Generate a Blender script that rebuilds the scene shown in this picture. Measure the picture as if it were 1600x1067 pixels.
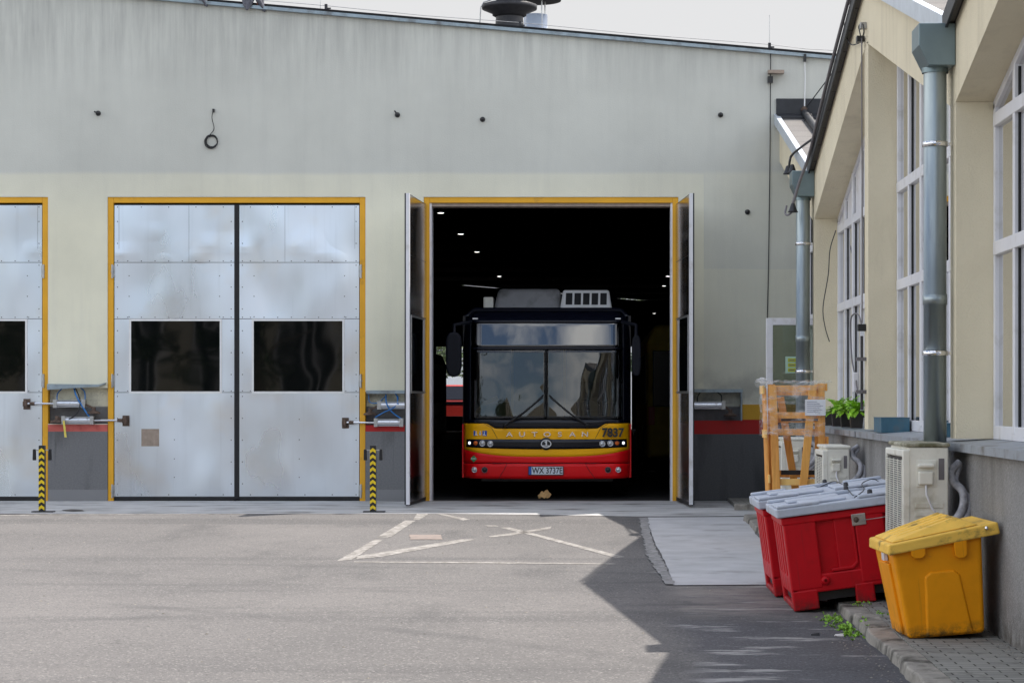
import bpy, bmesh, math, random
from mathutils import Vector, Matrix
random.seed(7)
R = math.radians
for o in list(bpy.data.objects): bpy.data.objects.remove(o)
scene = bpy.context.scene
col = scene.collection

# ---------------------------------------------------------------- camera
F = 3520.0; VX = 930.0; VY = 625.0; CH = 1.48
cam = bpy.data.cameras.new('camera'); camo = bpy.data.objects.new('camera', cam); col.objects.link(camo)
camo.location = (0, 0, CH); camo.rotation_euler = (R(90), 0, 0)
cam.sensor_width = 36; cam.lens = F/1600*36
cam.shift_x = -(VX-800)/1600; cam.shift_y = (VY-533.5)/1600
cam.clip_start = 0.1; cam.clip_end = 1500
scene.camera = camo

# ---------------------------------------------------------------- light
SUN_DIR = Vector((0.465, 0.43, 1.0)).normalized()      # towards the sun
el = math.asin(SUN_DIR.z); az = math.atan2(SUN_DIR.x, SUN_DIR.y)
sl = bpy.data.lights.new('sun', 'SUN'); sl.energy = 3.6; sl.angle = R(0.5); sl.color = (1.0, .93, .84)
so = bpy.data.objects.new('sun', sl); col.objects.link(so); so.location = (10, 10, 40)
so.rotation_euler = SUN_DIR.to_track_quat('Z', 'Y').to_euler()
world = bpy.data.worlds.new('World'); scene.world = world; world.use_nodes = True
wn = world.node_tree; wn.nodes.clear()
wo = wn.nodes.new('ShaderNodeOutputWorld'); bg = wn.nodes.new('ShaderNodeBackground'); bg.inputs[1].default_value = 0.12
sky = wn.nodes.new('ShaderNodeTexSky'); sky.sky_type = 'NISHITA'; sky.sun_disc = False
sky.sun_elevation = el; sky.sun_rotation = az; sky.air_density = 1.0; sky.dust_density = 2.0
tc = wn.nodes.new('ShaderNodeTexCoord')
mp = wn.nodes.new('ShaderNodeMapping'); mp.inputs['Scale'].default_value = (1, 1, 2.6)
nz = wn.nodes.new('ShaderNodeTexNoise'); nz.inputs['Scale'].default_value = 2.6; nz.inputs['Detail'].default_value = 9; nz.inputs['Roughness'].default_value = .55
rp = wn.nodes.new('ShaderNodeValToRGB'); rp.color_ramp.elements[0].position = .47; rp.color_ramp.elements[1].position = .60
sx = wn.nodes.new('ShaderNodeSeparateXYZ')
hz = wn.nodes.new('ShaderNodeMapRange'); hz.inputs[1].default_value = .28; hz.inputs[2].default_value = .65; hz.inputs[3].default_value = 1.0; hz.inputs[4].default_value = 0.0
yy = wn.nodes.new('ShaderNodeMapRange'); yy.inputs[1].default_value = -.75; yy.inputs[2].default_value = -.2
mul = wn.nodes.new('ShaderNodeMath'); mul.operation = 'MULTIPLY'
mx = wn.nodes.new('ShaderNodeMath'); mx.operation = 'MAXIMUM'
mix = wn.nodes.new('ShaderNodeMixRGB'); mix.inputs[2].default_value = (8.6, 8.9, 9.4, 1)
nd = wn.nodes.new('ShaderNodeMapRange'); nd.inputs[1].default_value = .45; nd.inputs[2].default_value = .95     # greyer, thinner cloud low in the north
ccol = wn.nodes.new('ShaderNodeMixRGB'); ccol.inputs[1].default_value = (9.0, 9.0, 8.9, 1); ccol.inputs[2].default_value = (3.35, 3.36, 3.40, 1)
L = wn.links.new
L(tc.outputs['Generated'], mp.inputs[0]); L(mp.outputs[0], nz.inputs['Vector']); L(nz.outputs[0], rp.inputs[0])
L(tc.outputs['Generated'], sx.inputs[0]); L(sx.outputs[2], hz.inputs[0]); L(sx.outputs[1], yy.inputs[0])
L(hz.outputs[0], mul.inputs[0]); L(yy.outputs[0], mul.inputs[1]); L(mul.outputs[0], mx.inputs[0]); L(rp.outputs[0], mx.inputs[1])
L(sx.outputs[1], nd.inputs[0]); L(nd.outputs[0], ccol.inputs[0]); L(ccol.outputs[0], mix.inputs[2]); L(mx.outputs[0], mix.inputs[0]); L(sky.outputs[0], mix.inputs[1]); L(mix.outputs[0], bg.inputs[0]); L(bg.outputs[0], wo.inputs[0])
scene.view_settings.view_transform = 'Standard'; scene.view_settings.look = 'None'
scene.view_settings.exposure = 0.97; scene.view_settings.gamma = 1
scene.render.resolution_x = 1024; scene.render.resolution_y = 682

# ---------------------------------------------------------------- places
YW = 33.0
def X(x, Y=YW): return (x-VX)/F*Y
def Z(y, Y=YW): return CH+(VY-y)/F*Y
def gz(Y): return -.0105*max(min(33-Y, 40), 0)           # the yard falls gently away from the doors
def gr(x, y):
    Y = F*1.8265/((y-VY)+F*.0105); return (X(x, Y), Y)
PAVE = .08

# ---------------------------------------------------------------- materials
def mat(name, color, rough=.6, metal=0, noise=0, nscale=5, bump=0, bscale=30, spec=.5, dirt=None, dscale=2, dlo=.5, dhi=.7, detail=6, stretch=(1,1,1), coat=0, emit=None, estr=0):
    m = bpy.data.materials.new(name); m.use_nodes = True; nt = m.node_tree
    b = nt.nodes['Principled BSDF']; b.inputs['Roughness'].default_value = rough; b.inputs['Metallic'].default_value = metal
    b.inputs['Base Color'].default_value = (*color, 1); b.inputs['Specular IOR Level'].default_value = spec
    b.inputs['Coat Weight'].default_value = coat
    if emit: b.inputs['Emission Color'].default_value = (*emit, 1); b.inputs['Emission Strength'].default_value = estr
    t = nt.nodes.new('ShaderNodeTexCoord'); mpn = nt.nodes.new('ShaderNodeMapping'); mpn.inputs['Scale'].default_value = stretch
    nt.links.new(t.outputs['Object'], mpn.inputs[0]); m['map'] = mpn.name
    last = None
    def N(sc, det=detail):
        n = nt.nodes.new('ShaderNodeTexNoise'); n.inputs['Scale'].default_value = sc; n.inputs['Detail'].default_value = det
        n.inputs['Roughness'].default_value = .6; nt.links.new(mpn.outputs[0], n.inputs['Vector']); return n
    if noise:
        n = N(nscale); r = nt.nodes.new('ShaderNodeMapRange'); r.inputs[1].default_value = .3; r.inputs[2].default_value = .7
        r.inputs[3].default_value = 1-noise; r.inputs[4].default_value = 1+noise; nt.links.new(n.outputs[0], r.inputs[0])
        mm = nt.nodes.new('ShaderNodeMixRGB'); mm.blend_type = 'MULTIPLY'; mm.inputs[0].default_value = 1; mm.inputs[1].default_value = (*color, 1)
        nt.links.new(r.outputs[0], mm.inputs[2]); last = mm
    if dirt:
        n = N(dscale, 9); r = nt.nodes.new('ShaderNodeMapRange'); r.inputs[1].default_value = dlo; r.inputs[2].default_value = dhi
        nt.links.new(n.outputs[0], r.inputs[0]); d = nt.nodes.new('ShaderNodeMixRGB'); d.inputs[2].default_value = (*dirt, 1)
        if last: nt.links.new(last.outputs[0], d.inputs[1])
        else: d.inputs[1].default_value = (*color, 1)
        nt.links.new(r.outputs[0], d.inputs[0]); last = d
    if last: nt.links.new(last.outputs[0], b.inputs['Base Color'])
    if bump:
        n = N(bscale, 5); bp = nt.nodes.new('ShaderNodeBump'); bp.inputs['Strength'].default_value = bump; bp.inputs['Distance'].default_value = .02
        nt.links.new(n.outputs[0], bp.inputs['Height']); nt.links.new(bp.outputs[0], b.inputs['Normal'])
    return m

class G:                                            # small node-graph helper
    def __init__(s, m): s.m = m; s.nt = m.node_tree; s.b = s.nt.nodes['Principled BSDF']
    def n(s, t, **k):
        q = s.nt.nodes.new('ShaderNode'+t)
        for a, v in k.items():
            if a.startswith('i'): s.set(q, int(a[1:]), v)
            else: setattr(q, a, v)
        return q
    def set(s, q, i, v):
        if hasattr(v, 'outputs'): v = v.outputs[0]
        if isinstance(v, bpy.types.NodeSocket): s.nt.links.new(v, q.inputs[i])
        else: q.inputs[i].default_value = v
    def math(s, op, a, b=0.0, clamp=False):
        q = s.n('Math', operation=op, use_clamp=clamp); s.set(q, 0, a); s.set(q, 1, b); return q
    def mr(s, v, a, b, c=0.0, d=1.0):
        q = s.n('MapRange'); s.set(q, 0, v)
        for i, w in enumerate((a, b, c, d)): s.set(q, i+1, w)
        return q
    def mix(s, f, a, b, mode='MIX'):
        q = s.n('MixRGB', blend_type=mode); s.set(q, 0, f); s.set(q, 1, a if not isinstance(a, tuple) else (*a, 1)); s.set(q, 2, b if not isinstance(b, tuple) else (*b, 1)); return q
    def noise(s, vec, sc, det=6, ro=.6, scale=(1,1,1)):
        mpn = s.n('Mapping'); s.set(mpn, 0, vec); mpn.inputs['Scale'].default_value = scale
        q = s.n('TexNoise'); s.set(q, 0, mpn); q.inputs['Scale'].default_value = sc; q.inputs['Detail'].default_value = det; q.inputs['Roughness'].default_value = ro; return q

def asphalt(name, base, light, dark, crack=True):
    m = mat(name, base, .88); g = G(m); p = g.n('NewGeometry').outputs['Position']
    n1 = g.noise(p, .35, 6, .55, (1, .6, 1)); c = g.mix(g.mr(n1, .38, .66), base, light)
    n2 = g.noise(p, .9, 8, .65, (1.0, .35, 1)); c = g.mix(g.mr(n2, .54, .74, 0, .75), c, dark)
    n5 = g.noise(p, .25, 7, .6, (.25, 2.2, 1)); c = g.mix(g.mr(n5, .54, .64, 0, .45), c, dark)
    n6 = g.noise(p, 1.0, 9, .75, (.5, 1.6, 1)); c = g.mix(g.mr(n6, .62, .70, 0, .45), c, light)
    n7 = g.noise(p, 3.5, 9, .8, (.5, 1.5, 1)); c = g.mix(g.mr(n7, .66, .70, 0, .55), c, dark)
    n3 = g.noise(p, 60, 3, .7); c = g.mix(1.0, c, g.mr(n3, .3, .7, .80, 1.20), 'MULTIPLY')
    v = g.n('TexVoronoi'); g.set(v, 0, p); v.inputs['Scale'].default_value = 75
    sp = g.n('SeparateColor'); g.set(sp, 0, v.outputs['Color']); c = g.mix(g.mr(sp, .90, .96, 0, .6), c, (.27, .26, .25))
    c = g.mix(g.mr(sp.outputs[1], .88, .95, 0, .6), c, (.03, .03, .032))
    sp3 = g.n('SeparateXYZ'); g.set(sp3, 0, p)                    # darker, bluer tone with pale streaks on the right
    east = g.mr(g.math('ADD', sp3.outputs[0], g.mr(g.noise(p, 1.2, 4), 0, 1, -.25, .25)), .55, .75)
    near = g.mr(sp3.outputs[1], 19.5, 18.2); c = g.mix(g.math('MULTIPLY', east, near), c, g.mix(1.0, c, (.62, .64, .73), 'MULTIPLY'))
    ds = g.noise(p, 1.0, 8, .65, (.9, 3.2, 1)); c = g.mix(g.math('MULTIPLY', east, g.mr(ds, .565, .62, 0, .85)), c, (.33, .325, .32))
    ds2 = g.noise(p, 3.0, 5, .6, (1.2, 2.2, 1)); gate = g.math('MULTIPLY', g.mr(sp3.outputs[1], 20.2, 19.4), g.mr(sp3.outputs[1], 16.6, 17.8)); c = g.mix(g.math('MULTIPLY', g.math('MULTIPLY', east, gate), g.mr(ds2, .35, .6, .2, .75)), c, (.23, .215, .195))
    for (ax, ay, rad, wdt, st_) in ((-14, 2, 19.0, .16, .40), (-14, 2, 21.1, .16, .36), (4.5, -6, 24.4, .13, .34), (4.5, -6, 26.3, .14, .30), (-3, 46, 26.2, .12, .30), (-3, 46, 28.2, .12, .26), (-9, -8, 30.4, .15, .34)):   # tyre tracks
        dv = g.n('VectorMath', operation='DISTANCE'); g.set(dv, 0, p); dv.inputs[1].default_value = (ax, ay, -.1)
        dd = g.math('ABSOLUTE', g.math('SUBTRACT', dv.outputs['Value'], rad)); f_ = g.math('MULTIPLY', g.mr(dd, wdt, wdt*.3), g.mr(g.noise(p, .45, 5, .7), .42, .62, 0, st_))
        c = g.mix(f_, c, dark)
    if crack:
        dn = g.noise(p, 1.3, 4); ad = g.n('VectorMath', operation='ADD'); g.set(ad, 0, p); 
        scn = g.n('VectorMath', operation='SCALE'); g.set(scn, 0, dn.outputs[1]); scn.inputs[3].default_value = 1.2; g.set(ad, 1, scn)
        vc = g.n('TexVoronoi', feature='DISTANCE_TO_EDGE'); g.set(vc, 0, ad); vc.inputs['Scale'].default_value = .33
        ck = g.mr(vc, .0, .006, 1, 0); msk = g.mr(g.noise(p, .5, 3), .5, .6)
        c = g.mix(g.math('MULTIPLY', g.math('MULTIPLY', ck, msk), .55), c, (.05, .05, .05))
    g.set(g.b, 'Base Color', c) if False else g.nt.links.new(c.outputs[0], g.b.inputs['Base Color'])
    bp = g.n('Bump'); bp.inputs['Strength'].default_value = .5; bp.inputs['Distance'].default_value = .012
    g.nt.links.new(g.math('ADD', g.noise(p, 90, 2), g.noise(p, 14, 3)).outputs[0], bp.inputs['Height']); g.nt.links.new(bp.outputs[0], g.b.inputs['Normal'])
    return m
M = {}
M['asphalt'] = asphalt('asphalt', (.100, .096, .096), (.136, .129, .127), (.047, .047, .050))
M['concrete'] = mat('concrete', (.46, .46, .46), .85, noise=.16, nscale=3, bump=.35, bscale=40, dirt=(.13, .12, .11), dscale=1.6, dlo=.50, dhi=.72, stretch=(.7, 1.6, 1))
M['pad'] = mat('pad_concrete', (.44, .44, .45), .85, noise=.14, nscale=2, bump=.3, bscale=50, dirt=(.17, .16, .155), dscale=1.6, dlo=.55, dhi=.8)
M['marking'] = None
def facade_mat():
    m = mat('facade_render', (.5, .5, .45), .9); g = G(m)
    p = g.n('NewGeometry').outputs['Position']; s = g.n('SeparateXYZ'); g.set(s, 0, p); x, z = s.outputs[0], s.outputs[2]
    grey = (.55, .56, .53); cream = (.78, .755, .60)
    nz1 = g.noise(p, 1.1, 4); zz = g.math('ADD', z, g.mr(nz1, 0, 1, -.03, .03))
    # cream repainted panel below z 4.8, stepped at the right
    below = g.mr(zz, Z(268), Z(272), 1, 0)           # 1 below
    below = g.mr(zz, Z(274), Z(266), 1, 0)
    low = g.mr(zz, Z(421), Z(418), 1, 0)
    left = g.mr(x, X(1099.5), X(1101), 1, 0)
    f = g.math('MAXIMUM', g.math('MULTIPLY', g.math('MULTIPLY', below, left), g.mr(z, Z(350), Z(268), 1, .62)), low)
    f2 = g.math('MAXIMUM', g.math('MULTIPLY', f, left), g.math('MAXIMUM', g.math('MULTIPLY', f, .74), g.mr(g.math('MULTIPLY', below, g.math('SUBTRACT', 1.0, left)), 0, 1, .15, .48)))
    c = g.mix(f2, grey, cream)
    # rain streaks and grime
    st = g.noise(p, 1.0, 8, .65, (5.5, 1, .35)); c = g.mix(g.mr(st, .48, .8, 0, .17), c, (.37, .375, .36))
    bl = g.noise(p, .55, 5); c = g.mix(1.0, c, g.mr(bl, .3, .7, .90, 1.07), 'MULTIPLY')
    top = g.mr(z, 5.9, 6.9, 0, .35); st2 = g.noise(p, 2.0, 6, .7, (4, 1, .25)); c = g.mix(g.math('MULTIPLY', top, g.mr(st2, .4, .65)), c, (.2, .2, .2))
    # splash grime and the painted bands at the foot
    right = g.mr(x, X(1155), X(1158))
    band = g.math('MULTIPLY', right, g.mr(z, Z(655), Z(654.5), 1, 0))
    yb = g.math('MULTIPLY', right, g.math('MULTIPLY', g.mr(z, Z(632), Z(631.5), 1, 0), g.mr(z, Z(656), Z(655.5))))
    c = g.mix(yb, c, (.60, .33, .035))
    rb_hi = g.mr(x, 1.1, 1.15, Z(663), Z(655.5)); isr = g.math('LESS_THAN', z, rb_hi)
    rc = g.mix(g.mr(x, -7.0, -7.1), (.42, .022, .02), (.55, .13, .11)); rc = g.mix(g.mr(g.noise(p, 6, 5), .5, .7, 0, .5), rc, (.25, .04, .035)); c = g.mix(isr, c, rc)
    rb_lo = g.mr(x, 1.1, 1.15, Z(674), Z(678)); pl = g.math('LESS_THAN', z, rb_lo)
    fine = g.noise(p, 45, 3); pc = g.mix(g.mr(fine, .3, .7), (.145, .145, .15), (.19, .19, .193))
    pst = g.noise(p, 1.2, 7, .6, (3, 1, .6)); pc = g.mix(g.mr(pst, .5, .72, 0, .65), pc, (.06, .06, .06))
    dk = g.mr(x, 1.0, 1.3, 0, .45); pc = g.mix(dk, pc, (.05, .05, .052))
    lowb = g.math('MULTIPLY', g.math('LESS_THAN', z, .17), g.math('LESS_THAN', x, 1.0)); pc = g.mix(lowb, pc, (.22, .22, .225))
    c = g.mix(pl, c, pc)
    g.nt.links.new(c.outputs[0], g.b.inputs['Base Color'])
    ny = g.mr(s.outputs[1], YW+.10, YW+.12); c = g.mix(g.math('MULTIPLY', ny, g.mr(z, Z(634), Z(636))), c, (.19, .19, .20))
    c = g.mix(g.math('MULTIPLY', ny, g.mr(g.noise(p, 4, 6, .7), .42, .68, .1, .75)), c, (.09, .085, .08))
    gm = g.math('MULTIPLY', g.mr(x, 1.2, 1.4), g.math('MULTIPLY', g.mr(z, Z(570), Z(606)), g.math('GREATER_THAN', z, Z(631)))); c = g.mix(g.math('MULTIPLY', gm, g.mr(g.noise(p, 2.5, 6), .4, .65, 0, .6)), c, (.3, .29, .26))
    cr_ = g.mr(g.noise(p, 3.0, 9, .8), .68, .76, 0, .22); c = g.mix(cr_, c, (.38, .37, .33))
    dr = g.math('MULTIPLY', g.mr(g.noise(p, 1.0, 7, .7, (14, 1, .5)), .60, .72, 0, .55), g.mr(z, 1.4, .8)); c = g.mix(g.math('MULTIPLY', dr, pl), c, (.04, .04, .04))
    g.nt.links.new(c.outputs[0], g.b.inputs['Base Color'])
    bp = g.n('Bump'); bp.inputs['Strength'].default_value = .35; bp.inputs['Distance'].default_value = .01
    g.nt.links.new(g.noise(p, 55, 4).outputs[0], bp.inputs['Height']); g.nt.links.new(bp.outputs[0], g.b.inputs['Normal'])
    return m
M['facade'] = facade_mat()
def side_mat():
    m = mat('side_render', (.5, .45, .33), .9); g = G(m)
    p = g.n('NewGeometry').outputs['Position']; s = g.n('SeparateXYZ'); g.set(s, 0, p); z = s.outputs[2]
    c = g.mix(g.mr(g.noise(p, .8, 6), .35, .65), (.78, .70, .52), (.70, .625, .46))
    st = g.noise(p, 1.3, 8, .65, (2.5, 2.5, .4)); c = g.mix(g.mr(st, .52, .8, 0, .5), c, (.42, .36, .26))
    fine = g.noise(p, 60, 3); pc = g.mix(g.mr(fine, .3, .7), (.19, .185, .18), (.31, .305, .30))
    pst = g.noise(p, .9, 7, .6, (1.6, 1.6, .5)); pc = g.mix(g.mr(pst, .48, .7, 0, .6), pc, (.09, .088, .085))
    c = g.mix(g.math('LESS_THAN', z, 1.165), c, pc)
    c = g.mix(g.math('MULTIPLY', g.mr(z, .22, -.1, 0, .8), g.mr(g.noise(p, 7, 5), .35, .65)), c, (.05, .042, .03))
    g.nt.links.new(c.outputs[0], g.b.inputs['Base Color'])
    bp = g.n('Bump'); bp.inputs['Strength'].default_value = .6; bp.inputs['Distance'].default_value = .012
    g.nt.links.new(g.noise(p, 70, 4).outputs[0], bp.inputs['Height']); g.nt.links.new(bp.outputs[0], g.b.inputs['Normal'])
    return m
M['side'] = side_mat()
def sheet_mat(name, col, rough, wav=.6, dents=True):
    m = mat(name, col, rough, 1.0); g = G(m); p = g.n('TexCoord').outputs['Object']; wpn = g.n('NewGeometry').outputs['Position']
    s = g.n('SeparateXYZ'); g.set(s, 0, p)
    c = g.mix(g.mr(g.noise(wpn, .8, 3, .5, (1, 1, .6)), .35, .7), col, tuple(k*.88 for k in col))
    c = g.mix(g.mr(g.noise(wpn, 1.2, 6, .6, (9, 9, .35)), .55, .8, 0, .40), c, tuple(k*.72 for k in col))
    c = g.mix(g.mr(g.noise(wpn, 1.0, 3, .5), .56, .7, 0, .35), c, (.74, .66, .56))
    g.nt.links.new(c.outputs[0], g.b.inputs['Base Color'])
    r = g.mr(g.noise(wpn, 1.2, 3, .5, (1, 1, .5)), .3, .7, rough-.06, rough+.10); g.nt.links.new(r.outputs[0], g.b.inputs['Roughness'])
    h = g.mr(g.noise(wpn, 1.25, 1, .3, (1.2, 1, .7)), 0, 1, 0, 1)
    if dents:                                             # pressed dents along the lower edge of the top sheet
        v = g.n('TexVoronoi', feature='SMOOTH_F1'); g.set(v, 0, wpn); v.inputs['Scale'].default_value = 2.3
        gate = g.math('MULTIPLY', g.mr(s.outputs[2], Z(412), Z(395)), g.mr(s.outputs[2], Z(345), Z(385)))
        h = g.math('ADD', h, g.math('MULTIPLY', g.math('MULTIPLY', g.mr(v, 0, .45, 1, 0), gate), .18))
    bp = g.n('Bump'); bp.inputs['Strength'].default_value = wav; bp.inputs['Distance'].default_value = .05
    g.nt.links.new(h.outputs[0], bp.inputs['Height']); g.nt.links.new(bp.outputs[0], g.b.inputs['Normal'])
    return m
M['sheet'] = sheet_mat('galvanised_sheet', (.80, .85, .92), .31, 1.0)
M['sheet_in'] = sheet_mat('inner_sheet', (.50, .52, .56), .16, .14, False)
def glass_mat(name, tint, trans, rough=.01, wav=0, ws=1.0, ior=1.5):
    m = bpy.data.materials.new(name); m.use_nodes = True; nt = m.node_tree; nt.nodes.remove(nt.nodes['Principled BSDF'])
    o = nt.nodes['Material Output']; tr = nt.nodes.new('ShaderNodeBsdfTransparent'); tr.inputs[0].default_value = (*[t*trans for t in tint], 1)
    gl = nt.nodes.new('ShaderNodeBsdfGlossy'); gl.inputs['Roughness'].default_value = rough
    fr = nt.nodes.new('ShaderNodeFresnel'); fr.inputs[0].default_value = ior
    mxs = nt.nodes.new('ShaderNodeMixShader'); nt.links.new(fr.outputs[0], mxs.inputs[0]); nt.links.new(tr.outputs[0], mxs.inputs[1]); nt.links.new(gl.outputs[0], mxs.inputs[2])
    nt.links.new(mxs.outputs[0], o.inputs[0])
    if wav:
        t = nt.nodes.new('ShaderNodeTexCoord'); n = nt.nodes.new('ShaderNodeTexNoise'); n.inputs['Scale'].default_value = ws; n.inputs['Detail'].default_value = 1
        bp = nt.nodes.new('ShaderNodeBump'); bp.inputs['Strength'].default_value = wav; bp.inputs['Distance'].default_value = .1
        nt.links.new(t.outputs['Object'], n.inputs['Vector']); nt.links.new(n.outputs[0], bp.inputs['Height']); nt.links.new(bp.outputs[0], gl.inputs['Normal']); nt.links.new(bp.outputs[0], fr.inputs['Normal'])
    return m
M['blind'] = mat('blind_cloth', (.42, .40, .32), .9, noise=.1, nscale=2, stretch=(1, 3, .3))
M['glass'] = glass_mat('window_glass', (.80, .86, .78), .75, .01, .15, .8)
M['door_glass'] = glass_mat('door_glass', (.7, .8, .8), .35, .01, .1, 1.5, 1.55)
M['bus_glass'] = glass_mat('bus_glass', (.7, .75, .8), .6, .0, .13, 1.3, 1.75)
M['header_glass'] = glass_mat('header_glass', (.4, .5, .55), .2, .01, .06, .9, 2.5)
M['yellow_frame'] = mat('yellow_frame_paint', (.74, .37, .012), .55, noise=.08, nscale=2, dirt=(.38, .18, .02), dscale=3, dlo=.6, dhi=.8)
M['rubber'] = mat('rubber', (.012, .012, .013), .7, noise=.3, nscale=12)
M['white_pvc'] = mat('white_pvc', (.72, .72, .76), .35, noise=.05, nscale=3, dirt=(.45, .43, .40), dscale=4, dlo=.55, dhi=.8)
M['zinc'] = mat('zinc_flashing', (.30, .36, .40), .42, .75, noise=.15, nscale=6, dirt=(.15, .15, .15), dscale=5, dlo=.5, dhi=.75, bump=.1, bscale=8)
M['sillmetal'] = mat('sill_metal', (.33, .36, .40), .5, .4, noise=.15, nscale=4, dirt=(.14, .13, .12), dscale=4, dlo=.48, dhi=.7, bump=.15, bscale=6)
M['pipe'] = mat('pipe_metal', (.32, .37, .39), .38, .8, noise=.15, nscale=2.5, stretch=(2, 2, .4), dirt=(.2, .23, .25), dscale=6, dlo=.55, dhi=.8)
M['hopper'] = mat('hopper_metal', (.20, .26, .28), .42, .75, noise=.12, nscale=3)
M['steel'] = mat('steel', (.45, .45, .45), .35, .9, noise=.2, nscale=10)
M['cyl'] = mat('aluminium_tube', (.72, .73, .76), .28, .9, noise=.1, nscale=8, dirt=(.3, .28, .26), dscale=9, dlo=.6, dhi=.75)
M['rust'] = mat('rusty_steel', (.13, .09, .07), .75, .5, noise=.4, nscale=18)
M['darkmetal'] = mat('dark_metal', (.045, .045, .05), .55, .4, noise=.25, nscale=10)
M['hall'] = mat('hall_shade_wall', (.008, .008, .009), .9, noise=.3, nscale=1)  # near-black colour stands in for the hall's deep shade
M['hallfloor'] = mat('hall_floor', (.014, .014, .014), .75, noise=.4, nscale=1.4, bump=.1)  # floor near-black too, the hall's shade put into its colour
M['black'] = mat('black_plastic', (.012, .012, .014), .4, noise=.2, nscale=10)
M['busblack'] = mat('bus_black_paint', (.004, .005, .011), .22, spec=.4, noise=.1)
M['mirrorblack'] = mat('mirror_housing', (.004, .005, .010), .5, spec=.2, noise=.1)
M['busyellow'] = mat('bus_yellow_paint', (.98, .48, .004), .35, spec=.25, coat=.05, noise=.05, nscale=2)
M['busred'] = mat('bus_red_paint', (.82, .006, .010), .35, spec=.25, coat=.05, noise=.06, nscale=2)
M['chrome'] = mat('chrome', (.8, .8, .82), .15, 1.0, noise=.03)
M['lens'] = mat('lamp_lens', (.55, .55, .56), .12, .55, noise=.25, nscale=40)
M['lens_lit'] = mat('parking_lamp', (.85, .87, .9), .2, emit=(.9, .95, 1), estr=.9, noise=.02)
M['orange'] = mat('indicator_lens', (.75, .14, .01), .25, noise=.2, nscale=40)
M['white'] = mat('white_paint', (.78, .78, .78), .45, noise=.05, nscale=8)
M['plate'] = mat('plate_white', (.70, .74, .80), .4, noise=.04)
M['blue'] = mat('blue_sticker', (.015, .09, .42), .4, noise=.05)
M['green'] = mat('green_sticker', (.01, .25, .08), .4, noise=.05)
M['acwhite'] = mat('ac_cream_paint', (.76, .745, .67), .45, noise=.08, nscale=4, dirt=(.5, .47, .37), dscale=5, dlo=.52, dhi=.75)
M['acmoss'] = mat('ac_mossy_lid', (.40, .38, .30), .8, noise=.2, nscale=8, dirt=(.13, .125, .07), dscale=7, dlo=.42, dhi=.6, bump=.3, bscale=25)
M['acgrey'] = mat('ac_rooftop_grey', (.26, .26, .27), .5, noise=.1, nscale=3, dirt=(.12, .12, .12), dscale=3)
M['binred'] = mat('bin_red_plastic', (.52, .003, .010), .42, spec=.25, noise=.12, nscale=3, dirt=(.30, .008, .010), dscale=3.5, dlo=.55, dhi=.8, bump=.06, bscale=30)
M['lidgrey'] = mat('lid_grey_plastic', (.47, .51, .59), .6, noise=.12, nscale=5, dirt=(.36, .36, .39), dscale=6, dlo=.5, dhi=.72)
M['binyellow'] = mat('bin_yellow_plastic', (.85, .315, .002), .5, spec=.25, noise=.10, nscale=3, dirt=(.55, .22, .004), dscale=3, dlo=.55, dhi=.8, bump=.08, bscale=25)
M['lidyellow'] = mat('lid_yellow_faded', (.85, .52, .09), .7, spec=.3, noise=.12, nscale=4, dirt=(.20, .14, .05), dscale=7, dlo=.54, dhi=.7, stretch=(1, 1, 1.5), bump=.1, bscale=20)
def foot_dirt(name, z0, z1, dcol, extra=.0):
    m = M[name]; g = G(m); p = g.n('TexCoord').outputs['Object']; s = g.n('SeparateXYZ'); g.set(s, 0, p)
    cur = g.b.inputs['Base Color'].links[0].from_node
    f = g.math('MULTIPLY', g.mr(s.outputs[2], z1, z0), g.mr(g.noise(p, 16, 8, .7), .38, .6)); c = g.mix(f, cur, dcol)
    sc = g.mr(g.noise(p, 3.2, 9, .75, (1, 1, 5)), .66, .70, 0, .5); c = g.mix(sc, c, tuple(min(1, k*1.6+.06) for k in dcol))
    ru = g.mr(g.noise(p, 2, 8, .7, (12, 12, .5)), .60, .75, 0, .35); c = g.mix(ru, c, dcol)
    g.nt.links.new(c.outputs[0], g.b.inputs['Base Color'])
foot_dirt('binyellow', .02, .10, (.10, .06, .015)); foot_dirt('binred', .0, .12, (.10, .02, .02)); foot_dirt('lidgrey', -2, -1, (.22, .22, .23)); 
def wood_mat(name='crate_pine', ca=(.88, .42, .10), cb=(.58, .23, .045)):
    m = mat(name, ca, .65); g = G(m); p = g.n('TexCoord').outputs['Object']
    c = g.mix(g.mr(g.noise(p, 3, 6, .6, (9, 9, .8)), .35, .7), ca, cb)
    c = g.mix(g.mr(g.noise(p, 1.5, 3), .4, .65, 0, .5), c, tuple(min(1, k*1.3) for k in ca))
    g.nt.links.new(c.outputs[0], g.b.inputs['Base Color']); return m
M['wood'] = wood_mat()
M['wood_pale'] = wood_mat('crate_pale_pine', (.92, .58, .20), (.75, .40, .11))
M['film'] = None
fm = bpy.data.materials.new('plastic_film'); fm.use_nodes = True; _b = fm.node_tree.nodes['Principled BSDF']
_b.inputs['Base Color'].default_value = (.85, .86, .88, 1); _b.inputs['Roughness'].default_value = .18
g = G(fm); _p = g.n('TexCoord').outputs['Object']
al = g.mr(g.noise(_p, 7, 4, .6, (1, 1, 3)), .44, .78, .04, .55); g.nt.links.new(al.outputs[0], _b.inputs['Alpha'])
bpn = g.n('Bump'); bpn.inputs['Strength'].default_value = .9; bpn.inputs['Distance'].default_value = .03
g.nt.links.new(g.noise(_p, 9, 3, .5, (2, 1, .7)).outputs[0], bpn.inputs['Height']); g.nt.links.new(bpn.outputs[0], _b.inputs['Normal'])
M['film'] = fm
M['paper'] = mat('paper', (.78, .79, .84), .6, noise=.03)
M['ink'] = mat('ink', (.12, .13, .25), .7, noise=.05)
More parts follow.
